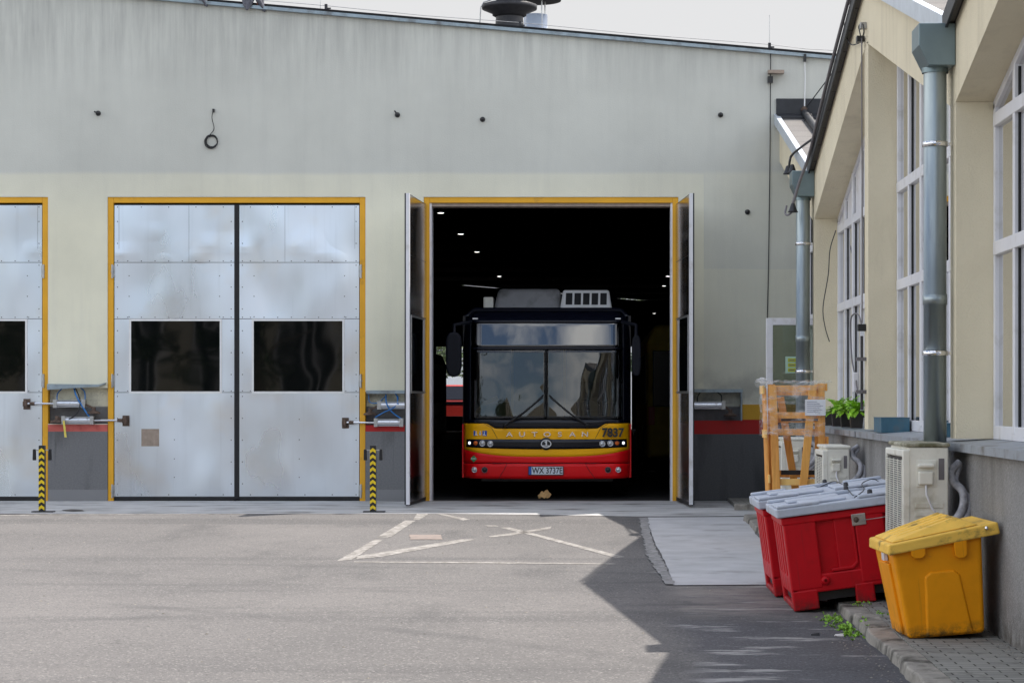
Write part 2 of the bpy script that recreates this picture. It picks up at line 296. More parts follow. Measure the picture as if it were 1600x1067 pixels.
M['bluebox'] = mat('blue_box_paint', (.045, .13, .19), .5, noise=.15, nscale=7, dirt=(.1, .12, .13), dscale=6)
M['fern'] = mat('fern_green', (.32, .62, .04), .5, noise=.35, nscale=30)
M['weed'] = mat('weed_green', (.24, .46, .04), .6, noise=.4, nscale=30)
M['pot'] = mat('pot_black', (.022, .018, .016), .6, noise=.3, nscale=30, stretch=(1, 1, 4))
M['kerb'] = mat('kerb_stone', (.27, .25, .22), .9, noise=.25, nscale=7, bump=.9, bscale=16, dirt=(.06, .055, .045), dscale=4, dlo=.48, dhi=.65)
def paver_mat():
    m = mat('pavers', (.2, .2, .19), .9); g = G(m); p = g.n('TexCoord').outputs['Object']
    bt = g.n('TexBrick'); g.set(bt, 0, p)
    bt.inputs['Scale'].default_value = 1; bt.inputs['Brick Width'].default_value = .2; bt.inputs['Row Height'].default_value = .1
    bt.inputs['Mortar Size'].default_value = .006; bt.inputs['Mortar Smooth'].default_value = .4
    bt.inputs['Color1'].default_value = (.27, .265, .24, 1); bt.inputs['Color2'].default_value = (.20, .196, .18, 1); bt.inputs['Mortar'].default_value = (.035, .032, .025, 1)
    c = g.mix(g.mr(g.noise(p, 2.5, 8), .45, .7, 0, .6), bt, (.27, .265, .24)); c = g.mix(g.mr(g.noise(p, 6, 6), .55, .7, 0, .6), c, (.06, .055, .045))
    g.nt.links.new(c.outputs[0], g.b.inputs['Base Color'])
    bp = g.n('Bump'); bp.inputs['Strength'].default_value = .9; bp.inputs['Distance'].default_value = .01
    g.nt.links.new(g.math('SUBTRACT', g.math('MULTIPLY', g.noise(p, 30, 3), .4), bt.outputs['Fac']).outputs[0], bp.inputs['Height']); g.nt.links.new(bp.outputs[0], g.b.inputs['Normal'])
    return m
M['pavers'] = paver_mat()
def shingle_mat():
    m = mat('roof_felt', (.2, .19, .18), .9); g = G(m); p = g.n('TexCoord').outputs['Object']
    bt = g.n('TexBrick'); g.set(bt, 0, p); bt.inputs['Scale'].default_value = 1; bt.inputs['Brick Width'].default_value = 1.0; bt.inputs['Row Height'].default_value = .55
    bt.inputs['Mortar Size'].default_value = .012; bt.inputs['Color1'].default_value = (.135, .128, .125, 1); bt.inputs['Color2'].default_value = (.165, .158, .15, 1); bt.inputs['Mortar'].default_value = (.05, .048, .046, 1)
    c = g.mix(1.0, bt, g.mr(g.noise(p, 60, 3), .3, .7, .75, 1.2), 'MULTIPLY'); c = g.mix(g.mr(g.noise(p, 1.5, 6), .5, .75, 0, .5), c, (.13, .12, .11))
    g.nt.links.new(c.outputs[0], g.b.inputs['Base Color']); return m
M['felt'] = shingle_mat()
M['bitumen'] = mat('bitumen', (.018, .02, .026), .5, noise=.3, nscale=8, bump=.2, bscale=15)
def mark_mat():
    m = mat('worn_marking', (.58, .56, .53), .8); g = G(m); p = g.n('NewGeometry').outputs['Position']
    c = g.mix(g.mr(g.noise(p, 9, 8, .75), .36, .56, 0, .95), (.36, .345, .33), (.14, .13, .12)); g.nt.links.new(c.outputs[0], g.b.inputs['Base Color']); return m
M['marking'] = mark_mat()
M['patch'] = mat('patch_pink', (.21, .172, .155), .9, noise=.2, nscale=9, dirt=(.14, .125, .12), dscale=6)
M['cable'] = mat('cable_black', (.02, .02, .022), .6, noise=.1)
M['cablegrey'] = mat('cable_grey', (.16, .15, .16), .6, noise=.1)
M['hose'] = mat('hose_blue', (.02, .16, .45), .45, noise=.1)
M['insul'] = mat('pipe_insulation', (.36, .36, .39), .6, noise=.3, nscale=14, bump=.4, bscale=30, dirt=(.18, .18, .19), dscale=9)
M['lamp'] = mat('lamp_glow', (1, 1, 1), .5, emit=(1, .98, .95), estr=4, noise=.01)
M['feather'] = mat('feather_grey', (.09, .09, .11), .6, noise=.5, nscale=30)
M['ribbon'] = mat('ribbon', (.75, .62, .12), .6, noise=.1)
M['signyellow'] = mat('sign_yellow', (.45, .5, .02), .6, noise=.05)
M['signpale'] = mat('sign_pale_green', (.42, .60, .50), .6, noise=.05)
M['leaf'] = mat('tree_leaf', (.06, .10, .03), .6, noise=.4, nscale=2)
M['bark'] = mat('bark', (.10, .08, .06), .9, noise=.3, nscale=6, bump=.5)
M['redvan'] = mat('red_paint', (.5, .03, .02), .35, noise=.1)
M['curtain'] = mat('interior_wall', (.42, .39, .31), .9, noise=.1, nscale=1)
M['leafdry'] = mat('dry_leaf', (.5, .3, .12), .8, noise=.2, nscale=20)
M['chevron'] = mat('chevron_yellow', (.78, .56, .01), .5, noise=.1, nscale=15)
M['panelbare'] = mat('bare_plate', (.33, .26, .21), .5, .3, noise=.2, nscale=14)

# ---------------------------------------------------------------- mesh builder
class MB:
    def __init__(s): s.v = []; s.f = []; s.sm = []
    def add(s, vs, fs, smooth=False):
        k = len(s.v); s.v += [tuple(v) for v in vs]; s.f += [tuple(i+k for i in f) for f in fs]; s.sm += [smooth]*len(fs); return s
    def box(s, x0, x1, y0, y1, z0, z1):
        if x0 > x1: x0, x1 = x1, x0
        if y0 > y1: y0, y1 = y1, y0
        if z0 > z1: z0, z1 = z1, z0
        vs = [(x0,y0,z0),(x1,y0,z0),(x1,y1,z0),(x0,y1,z0),(x0,y0,z1),(x1,y0,z1),(x1,y1,z1),(x0,y1,z1)]
        return s.add(vs, [(0,3,2,1),(4,5,6,7),(0,1,5,4),(1,2,6,5),(2,3,7,6),(3,0,4,7)])
    def hexa(s, p):          # 8 points: bottom 4 ccw, top 4 ccw
        return s.add(p, [(0,3,2,1),(4,5,6,7),(0,1,5,4),(1,2,6,5),(2,3,7,6),(3,0,4,7)])
    def prism(s, poly, a, b, axis='y'):
        n = len(poly)
        def mk(u, w, t):
            return {'y': (u, t, w), 'x': (t, u, w), 'z': (u, w, t)}[axis]
        vs = [mk(u, w, a) for u, w in poly]+[mk(u, w, b) for u, w in poly]
        fs = [tuple(range(n)), tuple(range(2*n-1, n-1, -1))]+[(i, i+n, (i+1) % n+n, (i+1) % n) for i in range(n)]
        return s.add(vs, fs)
    def bar(s, p0, p1, w, h, up=(0,0,1)):
        p0 = Vector(p0); p1 = Vector(p1); d = (p1-p0).normalized(); u = Vector(up)
        a = d.cross(u)
        if a.length < 1e-4: a = d.cross(Vector((1,0,0)))
        a.normalize(); b = a.cross(d).normalized(); a *= w/2; b *= h/2
        return s.hexa([p0-a-b, p0+a-b, p1+a-b, p1-a-b, p0-a+b, p0+a+b, p1+a+b, p1-a+b])
    def tube(s, pts, r, n=10, cap=True):
        pts = [Vector(p) for p in pts]; rr = r if isinstance(r, (list, tuple)) else [r]*len(pts)
        rings = []; prev = None
        for i, p in enumerate(pts):
            d = (pts[min(i+1, len(pts)-1)]-pts[max(i-1, 0)]).normalized()
            a = prev if prev is not None else (Vector((0,0,1)) if abs(d.z) < .9 else Vector((1,0,0)))
            a = (a-d*a.dot(d)).normalized(); prev = a; b = d.cross(a)
            rings.append([p+(a*math.cos(t)+b*math.sin(t))*rr[i] for t in [2*math.pi*k/n for k in range(n)]])
        vs = [v for q in rings for v in q]; fs = []
        for i in range(len(pts)-1):
            for k in range(n): fs.append((i*n+k, i*n+(k+1) % n, (i+1)*n+(k+1) % n, (i+1)*n+k))
        s.add(vs, fs, True)
        if cap:
            s.add(rings[0], [tuple(range(n-1, -1, -1))]); s.add(rings[-1], [tuple(range(n))])
        return s
    def lathe(s, prof, c=(0,0,0), n=24, axis='z'):
        c = Vector(c); vs = []; fs = []
        for r, h in prof:
            for k in range(n):
                t = 2*math.pi*k/n; u, w = r*math.cos(t), r*math.sin(t)
                q = {'z': (u, w, h), 'y': (u, h, w), 'x': (h, u, w)}[axis]; vs.append(c+Vector(q))
        for i in range(len(prof)-1):
            for k in range(n): fs.append((i*n+k, i*n+(k+1) % n, (i+1)*n+(k+1) % n, (i+1)*n+k))
        return s.add(vs, fs, True)
    def ball(s, c, rx, ry=None, rz=None, n=12, m=8):
        ry = ry or rx; rz = rz or rx; c = Vector(c); vs = []; fs = []
        for i in range(m+1):
            a = math.pi*i/m
            for k in range(n):
                t = 2*math.pi*k/n; vs.append(c+Vector((rx*math.sin(a)*math.cos(t), ry*math.sin(a)*math.sin(t), rz*math.cos(a))))
        for i in range(m):
            for k in range(n): fs.append((i*n+k, (i+1)*n+k, (i+1)*n+(k+1) % n, i*n+(k+1) % n))
        return s.add(vs, fs, True)
    def surf(s, fn, us, vs_, smooth=True):
        P = [fn(u, v) for v in vs_ for u in us]; n = len(us)
        return s.add(P, [(j*n+i, j*n+i+1, (j+1)*n+i+1, (j+1)*n+i) for j in range(len(vs_)-1) for i in range(n-1)], smooth)
    def xf(s, Mx): s.v = [tuple(Mx @ Vector(v)) for v in s.v]; return s
    def build(s, name, m, parent=None, bevel=0, loc=None, segs=2, fixn=True):
        me = bpy.data.meshes.new(name); me.from_pydata(s.v, [], s.f)
        bm = bmesh.new(); bm.from_mesh(me)
        for f, q in zip(bm.faces, s.sm): f.smooth = q
        if fixn: bmesh.ops.recalc_face_normals(bm, faces=bm.faces)
        bm.to_mesh(me); bm.free()
        ob = bpy.data.objects.new(name, me); col.objects.link(ob)
        if m: me.materials.append(M[m] if isinstance(m, str) else m)
        if parent: ob.parent = parent
        if loc: ob.location = loc
        if bevel:
            bv = ob.modifiers.new('bevel', 'BEVEL'); bv.width = bevel; bv.segments = segs; bv.limit_method = 'ANGLE'; bv.angle_limit = R(35)
            bv.harden_normals = False
        return ob
def tag(o, label=None, cat=None, group=None, kind=None):
    if label: o['label'] = label
    if cat: o['category'] = cat
    if group: o['group'] = group
    if kind: o['kind'] = kind
    return o
def thing(name, label, cat, loc=(0,0,0), rot=(0,0,0), group=None):
    o = bpy.data.objects.new(name, None); col.objects.link(o); o.location = loc; o.rotation_euler = rot; o.empty_display_size = .1
    return tag(o, label, cat, group)
def copy_tree(o, parent=None):
    c = o.copy(); col.objects.link(c)
    if parent: c.parent = parent
    for ch in list(o.children): copy_tree(ch, c)
    return c
def text(name, s, size, center, m, parent, depth=.003, sx=1.0, spacing=1.0, bold=0):
    cu = bpy.data.curves.new(name, 'FONT'); cu.body = s; cu.size = size; cu.extrude = depth; cu.align_x = 'CENTER'; cu.align_y = 'CENTER'; cu.space_character = spacing; cu.offset = bold
    to = bpy.data.objects.new(name, cu); col.objects.link(to)
    bpy.context.view_layer.update()
    me = bpy.data.meshes.new_from_object(to.evaluated_get(bpy.context.evaluated_depsgraph_get()))
    bpy.data.objects.remove(to); me.name = name
    cx = Vector(center)
    for v in me.vertices: v.co = (cx.x+v.co.x*sx, cx.y-v.co.z, cx.z+v.co.y)
    me.materials.clear(); me.materials.append(M[m])
    ob = bpy.data.objects.new(name, me); col.objects.link(ob); ob.parent = parent
    return ob
def sheet(pts, off, jit=0, step=.25):
    """polygon on the sloping yard, off metres above it"""
    out = []
    n = len(pts)
    for i in range(n):
        a, b = Vector((*pts[i], 0)), Vector((*pts[(i+1) % n], 0)); k = max(1, int((b-a).length/step)) if jit else 1
        for j in range(k):
            p = a.lerp(b, j/k); q = jit if j else 0
            out.append((p.x+random.uniform(-q, q), p.y+random.uniform(-q, q)))
    vs = [(x, y, gz(y)+off) for x, y in out]
    return MB().add(vs, [tuple(range(len(vs)))])

# ================================================================ SETTING
vs = []; ys = [-200, -60, -20, -7, 0, 10, 20, 33, 33.3]
g_ = MB()
for i in range(len(ys)-1):
    a, b = ys[i], ys[i+1]
    g_.add([(-300, a, gz(a)), (300, a, gz(a)), (300, b, gz(b)), (-300, b, gz(b))], [(0,1,2,3)])
g_.add([(-300, 33.3, 0), (300, 33.3, 0), (300, 600, 0), (-300, 600, 0)], [(0,1,2,3)])
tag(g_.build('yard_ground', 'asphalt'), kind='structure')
apron = sheet([(-16, 29.95), (gr(700, 803)[0], 29.95), gr(830, 804), gr(1000, 807), gr(1170, 806), (2.7, 29.75), (2.7, 33.05), (-16, 33.05)], .004, .012)
tag(apron.build('concrete_apron', 'concrete'), kind='structure')
pad = sheet([gr(1008, 809), gr(1172, 808), gr(1180, 835), (1.93, 20.0), gr(1205, 914), gr(1052, 915), gr(1040, 880), gr(1022, 845)], .008, .008)
tag(pad.build('concrete_pad', 'pad'), kind='structure')
strip = sheet([gr(998, 809.5), gr(1012, 809.5), gr(1019, 845), gr(1030, 868), gr(1046, 896), gr(1054, 914.5), gr(1040, 914), gr(1028, 895), gr(1010, 868)], .0115, .016, .10)
M['padedge'] = mat('broken_pad_edge', (.24, .235, .235), .9, noise=.45, nscale=14, bump=.8, bscale=25)
tag(strip.build('broken_edge_strip', 'padedge'), kind='structure')
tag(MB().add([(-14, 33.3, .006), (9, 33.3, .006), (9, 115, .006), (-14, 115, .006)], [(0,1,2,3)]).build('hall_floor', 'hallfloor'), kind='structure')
marks = MB()
def mk(pp, jit=.006):
    q = sheet([gr(*p) for p in pp], .003, jit, .06); marks.add(q.v, q.f)
mk([(646, 811.5), (652, 802), (671, 802), (655, 812.2)]); mk([(591, 838), (633, 813), (649, 813.3), (611, 838.5)]); mk([(588, 839.6), (590, 838.6), (608, 838.9), (606, 839.8)])
mk([(527, 876), (585, 843), (598, 843.6), (560, 868), (556, 874)])
mk([(679, 802), (690, 802), (735, 811.5), (724, 813)]); mk([(548, 874.5), (560, 868.5), (722, 842.2), (743, 843), (600, 869)])
mk([(553, 877.1), (760, 878), (962, 880), (962, 881.8), (760, 880), (553, 878.6)])
mk([(780, 824), (797, 824), (845, 836), (842, 839)]); mk([(842, 839), (845, 836), (976, 870), (962, 871.5)])
mk([(763, 837.5), (806, 831.8), (862, 822.5), (860, 826), (808, 835), (767, 839.5)]); mk([(757, 820.6), (775, 820.6), (780, 822.4), (762, 822.4)])
mk([(0, 804.6), (70, 803.2), (623, 801.0), (623, 802.2), (70, 804.6), (0, 806)])
mo = marks.build('road_marking', 'marking', fixn=False); tag(mo, kind='structure')
tag(sheet([gr(639, 835.5), gr(689, 835.5), gr(691.5, 843), gr(641, 843)], .005, .01, .1).build('repair_patch', 'patch'), kind='structure')

# pavement and kerb along the side building
pv = MB(); KX0, KX1, WX = 1.88, 2.06, 2.72
for (a, b) in ((6, 14), (14, 20.5), (20.5, 28.5)):
    pv.hexa([(KX1, a, gz(a)-.2), (WX, a, gz(a)-.2), (WX, b, gz(b)-.2), (KX1, b, gz(b)-.2), (KX1, a, gz(a)+PAVE), (WX, a, gz(a)+PAVE), (WX, b, gz(b)+PAVE), (KX1, b, gz(b)+PAVE)])
pv.box(X(1150, 31), WX, 30.9, 33.0, -.2, .05)
tag(pv.build('pavement', 'pavers', fixn=True), kind='structure')
kb = MB(); y = 6.0
while y < 28.3:
    l = random.uniform(.7, 1.0); e = min(y+l, 28.5); j = random.uniform(-.012, .012); h = random.uniform(-.018, .004)
    n = 5; 
    for q in range(n):
        a = y+(e-y-.012)*q/n; b = y+(e-y-.012)*(q+1)/n
        def prof(yy, s):
            random.seed(int(yy*1000)+s); return random.uniform(-.012, .012)
        x0a, x0b = KX0+j+prof(a, 1), KX0+j+prof(b, 1); za, zb = gz(a)+PAVE+h+prof(a, 2)*.6, gz(b)+PAVE+h+prof(b, 2)*.6
        kb.hexa([(x0a-.02, a, gz(a)-.2), (KX1, a, gz(a)-.2), (KX1, b, gz(b)-.2), (x0b-.02, b, gz(b)-.2), (x0a+.02, a, za), (KX1+.004, a, za+.006), (KX1+.004, b, zb+.006), (x0b+.02, b, zb)])
    random.seed(int(y*77)); y = e
kb.box(X(1147, 30.9), WX, 30.76, 30.9, -.2, .055)
tag(kb.build('kerb', 'kerb', bevel=.012), kind='structure')

# ================================================================ BUS GARAGE
garage = thing('garage_building', 'long grey and cream bus garage with sloping roofline and yellow framed doors', 'building', (0, YW, 0))
GI = Matrix.Translation((0, -YW, 0))
def part(mb, name, m, parent, **k):
    """mesh written in world coordinates, parented to a thing placed at its own location"""
    off = Vector((0,0,0)); p = parent
    while p is not None: off += p.location; p = p.parent
    mb.v = [tuple(Vector(v)-off) for v in mb.v]
    return mb.build(name, m, parent, **k)
def ztop(x): return 6.80-.0872*x
OP = [(-11.79, X(75)), (X(168), X(571)), (X(662), X(1060))]; ZH = Z(308)
w = MB()
def pier(x0, x1, nlo, nhi, nx1=None):
    nx1 = nx1 or x1
    w.box(x0, x1, YW, YW+.35, -.1, nlo)
    w.box(x0, nx1, YW+.13, YW+.35, nlo, nhi)
    if nx1 < x1: w.box(nx1, x1, YW, YW+.35, nlo, nhi)
    w.box(x0, x1, YW, YW+.35, nhi, ZH)
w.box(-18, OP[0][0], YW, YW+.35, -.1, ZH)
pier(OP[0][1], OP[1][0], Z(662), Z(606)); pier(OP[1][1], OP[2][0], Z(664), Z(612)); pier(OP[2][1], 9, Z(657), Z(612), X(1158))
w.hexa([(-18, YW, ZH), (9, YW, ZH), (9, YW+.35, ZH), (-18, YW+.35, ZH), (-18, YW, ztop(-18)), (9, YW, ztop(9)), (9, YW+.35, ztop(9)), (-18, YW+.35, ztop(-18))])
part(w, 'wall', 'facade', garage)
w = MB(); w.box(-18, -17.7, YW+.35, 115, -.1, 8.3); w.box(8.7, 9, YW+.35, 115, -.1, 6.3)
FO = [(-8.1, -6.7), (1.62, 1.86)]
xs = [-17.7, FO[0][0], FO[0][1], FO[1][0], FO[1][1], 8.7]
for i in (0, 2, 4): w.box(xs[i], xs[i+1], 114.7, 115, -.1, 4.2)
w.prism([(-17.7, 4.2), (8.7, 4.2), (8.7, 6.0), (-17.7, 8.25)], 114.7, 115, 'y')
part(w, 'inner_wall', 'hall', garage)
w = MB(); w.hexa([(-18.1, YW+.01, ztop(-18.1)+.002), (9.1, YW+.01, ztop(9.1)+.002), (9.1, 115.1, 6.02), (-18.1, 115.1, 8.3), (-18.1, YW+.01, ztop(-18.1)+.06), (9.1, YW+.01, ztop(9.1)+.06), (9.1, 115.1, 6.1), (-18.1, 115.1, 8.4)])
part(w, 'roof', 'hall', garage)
w = MB()
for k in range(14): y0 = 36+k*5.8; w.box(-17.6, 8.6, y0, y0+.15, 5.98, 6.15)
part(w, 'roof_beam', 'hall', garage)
w = MB(); w.hexa([(-18.1, YW-.07, ztop(-18.1)-.035), (9.1, YW-.07, ztop(9.1)-.035), (9.1, YW-.004, ztop(9.1)-.035), (-18.1, YW-.004, ztop(-18.1)-.035), (-18.1, YW-.07, ztop(-18.1)+.012), (9.1, YW-.07, ztop(9.1)+.012), (9.1, YW+.4, ztop(9.1)+.022), (-18.1, YW+.4, ztop(-18.1)+.022)])
part(w, 'coping', 'zinc', garage)
# zinc flashings above the actuator niches
w = MB(); a, b = X(76), X(166)
w.hexa([(a, YW-.10, Z(609)), (b-.1, YW-.10, Z(604)), (b-.1, YW+.12, Z(603)), (a, YW+.12, Z(606)), (a, YW-.10, Z(600)), (b-.1, YW-.10, Z(601)), (b-.1, YW+.12, Z(600)), (a, YW+.12, Z(599))])
w.hexa([(b-.1, YW-.10, Z(604)), (b, YW-.06, Z(600)), (b, YW+.12, Z(600)), (b-.1, YW+.12, Z(603)), (b-.1, YW-.10, Z(601)), (b, YW-.06, Z(598)), (b, YW+.12, Z(598)), (b-.1, YW+.12, Z(600))])
part(w, 'niche_flashing', 'zinc', garage)
w = MB(); w.box(X(573), X(637), YW-.09, YW+.12, Z(615), Z(610)); part(w, 'niche_flashing', 'zinc', garage)
w = MB(); w.box(X(1063), X(1160), YW-.09, YW+.12, Z(613), Z(608)); w.box(X(1157), X(1159.5), YW-.05, YW+.12, Z(657), Z(613)); part(w, 'niche_flashing', 'zinc', garage)

# door frames and leaves
FW = .085
def door_frame(x0, x1):
    f = MB(); y0, y1 = YW+.012, YW+.12
    f.box(x0+.002, x0+FW, y0, y1, 0.0, ZH-.002); f.box(x1-FW, x1-.002, y0, y1, 0.0, ZH-.002); f.box(x0+FW, x1-FW, y0, y1, ZH-FW, ZH-.002)
    part(f, 'door_frame', 'yellow_frame', garage, bevel=.006)
for a, b in OP: door_frame(a, b)
# pale inner jamb and lintel of the open bay
a, b = OP[2]; part(MB().box(a+FW, a+FW+.03, YW+.03, YW+.34, 0, ZH-FW), 'inner_jamb', 'white_pvc', garage); part(MB().box(b-FW-.03, b-FW, YW+.03, YW+.34, 0, ZH-FW), 'inner_jamb', 'white_pvc', garage)
w = MB(); w.box(a+FW+.03, b-FW-.03, YW+.05, YW+.34, ZH-FW-.05, ZH-FW); part(w, 'inner_lintel', 'panelbare', garage)
LW = (X(571)-X(168)-2*FW-.075)/2; LH = ZH-FW-.02; ZB = .055
rowz = [Z(410), Z(498), Z(613)]
def leaf(hx, side, ang, inner=False, patch=False, scuff=0):
    """door leaf hinged at hx; side +1 extends to +x when closed; ang opens it outwards"""
    d = MB(); x1 = LW*side; T = .05
    d.box(0, x1, 0, T, ZB, LH)
    o = d.build('door', 'darkmetal', garage, bevel=.003); o.location = (hx, .035, 0); o.rotation_euler = (0, 0, -side*ang)
    if inner: o['label'] = 'open door leaf swung outwards'
    # window
    wx = sorted([(.135*side), (.135+1.335)*side]) if False else None
    m = .25; ww = 1.30
    a_, b_ = sorted([m*side, (m+ww)*side])
    ys_ = [(-.012, -.001)] + ([(T+.001, T+.012)] if inner else [])
    z0, z1 = Z(611.5), Z(501.5)
    for k, (ya, yb) in enumerate(ys_):
        fr = MB(); t = .03
        fr.box(a_-t, a_, ya, yb, z0-t, z1+t); fr.box(b_, b_+t, ya, yb, z0-t, z1+t); fr.box(a_, b_, ya, yb, z0-t, z0); fr.box(a_, b_, ya, yb, z1, z1+t)
        fr.build('window_frame', 'steel' if inner else 'white', o)
        pn = MB().box(a_, b_, ya+.004, yb, z0, z1); pn.build('window_pane', M['door_pane'], o)
    # overlapping sheet edges, stiffener strips and rivets
    sh = MB()
    segs = [(ZB+.01, rowz[2]), (rowz[2], rowz[1]), (rowz[1], rowz[0]), (rowz[0], LH-.01)]
    for i, (za, zb) in enumerate(segs):
        yp = -.0025 if i % 2 else -.005
        if i == 1:
            sh.box(sorted([.006*side, x1-.006*side])[0], a_-.032, yp, -.0004, za+.004, zb-.004); sh.box(b_+.032, sorted([.006*side, x1-.006*side])[1], yp, -.0004, za+.004, zb-.004)
            sh.box(a_-.032, b_+.032, yp, -.0004, za+.003, z0-.032); sh.box(a_-.032, b_+.032, yp, -.0004, z1+.032, zb-.003)
        else:
            q = sorted([.006*side, x1-.006*side]); sh.box(q[0], q[1], yp, -.0004, za+.004, zb-.004)
    MB().box(*sorted([LW*.62*side, LW*.62*side+.003]), -.0058, -.003, rowz[0]+.01, LH-.02).build('sheet_joint', 'darkmetal', o); MB().box(*sorted([.07*side, .07*side+.003]), -.0058, -.003, rowz[0]+.2, LH-.02).build('sheet_joint', 'darkmetal', o)
    sheet_mb = sh
    if inner:
        sh = MB(); q = sorted([.006*side, x1-.006*side])
        for i, (za, zb) in enumerate(segs):
            yp = T+.004
            if i == 1:
                sh.box(q[0], a_-.032, T+.0004, yp, za+.004, zb-.004); sh.box(b_+.032, q[1], T+.0004, yp, za+.004, zb-.004)
            else: sh.box(q[0], q[1], T+.0004, yp, za+.004, zb-.004)
        sh.build('inner_sheet', 'sheet_in', o)
    rv = MB()
    def riv(x, z): rv.lathe([(.0001, -.0115), (.006, -.010), (.008, -.005), (.008, 0)], (x, 0, z), 8, 'y')
    xs_ = [.05, .2, .4, .6, .8, 1.0, 1.2, 1.4, 1.6, LW-.05]
    for zz in rowz:
        for xx in xs_: riv(xx*side, zz+.022)
    for zz in (LH-.04, ZB+.04):
        for xx in xs_[::2]: riv(xx*side, zz)
    k = ZB+.2
    while k < LH-.2:
        riv(.05*side, k); riv((LW-.05)*side, k); k += .32
    for zz in (.35, .62, .9, 1.2): riv(LW*.5*side, zz)
    for zz in (2.0, 2.7, 3.0, 3.3): riv(.22*side, zz); riv((LW-.22)*side, zz)
    nf = len(sheet_mb.f); sheet_mb.add(rv.v, rv.f)
    so_ = sheet_mb.build('cover_sheet', 'sheet', o); so_.data.materials.append(M['darkmetal'])
    for f_ in so_.data.polygons[nf:]: f_.material_index = 1
    # rubber seals
    sl_ = MB(); q = sorted([0, x1]); sl_.box(q[0], q[1], .005, T-.005, .012, ZB)
    e = sorted([x1, x1+.034*side]); sl_.box(e[0], e[1], -.006, (.012 if inner else T-.004), .03, LH)
    if inner: MB().box(e[0], e[1], .013, T+.012, .03, LH).box(*sorted([x1, x1-.03*side]), T+.0045, T+.012, .03, LH).build('edge_profile', 'white_pvc', o)
    sl_.build('rubber_seal', 'rubber', o)
    for zz in (Z(424), Z(595), Z(767)):
        h = MB(); hb = sorted([-.055*side, .012*side]); h.box(hb[0], hb[1], -.022, -.004, zz-.085, zz+.085); h.tube([(-.022*side, -.028, zz-.1), (-.022*side, -.028, zz+.1)], .016, 10)
        h.box(hb[0]+.01, hb[1]-.01, -.036, -.020, zz-.008, zz+.008)
        h.build('hinge', 'steel', o, bevel=.003)
    if patch:
        MB().box(.40, .66, -.0085, -.0055, Z(697), Z(670)).build('patch_plate', 'panelbare', o)
    return o
M['door_pane'] = mat('door_pane_glass', (.003, .004, .004), .03, spec=.42, bump=0)
g2 = G(M['door_pane']); pp = g2.n('TexCoord').outputs['Object']; bq = g2.n('Bump'); bq.inputs['Strength'].default_value = .035; bq.inputs['Distance'].default_value = .1
g2.nt.links.new(g2.noise(pp, 1.2, 1).outputs[0], bq.inputs['Height']); g2.nt.links.new(bq.outputs[0], g2.b.inputs['Normal'])
leaf(OP[0][0]+FW+.005, 1, 0); leaf(OP[0][1]-FW-.005, -1, 0)
leaf(OP[1][0]+FW+.005, 1, 0, patch=True); leaf(OP[1][1]-FW-.005, -1, 0)
leaf(OP[2][0]-.012, 1, R(93.6), True); leaf(OP[2][1]+.012, -1, R(94.4), True)

# hall ceiling lamps
for (hx, hy, s) in ((-3.55, 51.8, 1), (-3.46, 58, 1), (-3.44, 65.5, 1), (-3.32, 78, 1), (2.52, 78, 1), (2.58, 84.5, .9), (2.62, 100, .9)):
    zc = CH+{51.8: (VY-333)/F*51.8, 58: (VY-366)/F*58, 65.5: (VY-394)/F*65.5, 78: (VY-432)/F*78, 84.5: (VY-447)/F*84.5, 100: (VY-490)/F*100}[hy]
    side_w = 'left' if hx < 0 else 'right'
    t = thing('hall_lamp', 'small glowing lamp hanging inside the dark garage hall on the %s side of the bus' % side_w, 'ceiling lamp', (hx, hy, zc), group='lamps inside the garage hall, %s row' % side_w)
    MB().lathe([(.0001, .0), (.07, .0), (.075, .01)], n=16).build('bulb', 'lamp', t)
    MB().lathe([(.078, .0), (.10, .04), (.05, .12), (.0001, .12)], n=16).tube([(0, 0, .12), (0, 0, .5)], .008, 6).build('lamp_shade', 'darkmetal', t)
lam = [o for o in col.objects if o.name.startswith('hall_lamp')]
NM = ['cut by the top left door corner, highest of the left row', 'second from the top of the left row, brightest', 'third from the top of the left row', 'lowest lamp of the left row, above the bus roof', 'upper lamp beside the right door jamb', 'lamp just under the upper one by the right jamb', 'lowest lamp on the right, beside the bus roof']
for o, s in zip(lam, NM): o['label'] = 'small glowing hall lamp, '+s; o['group'] = 'lamps inside the garage hall'

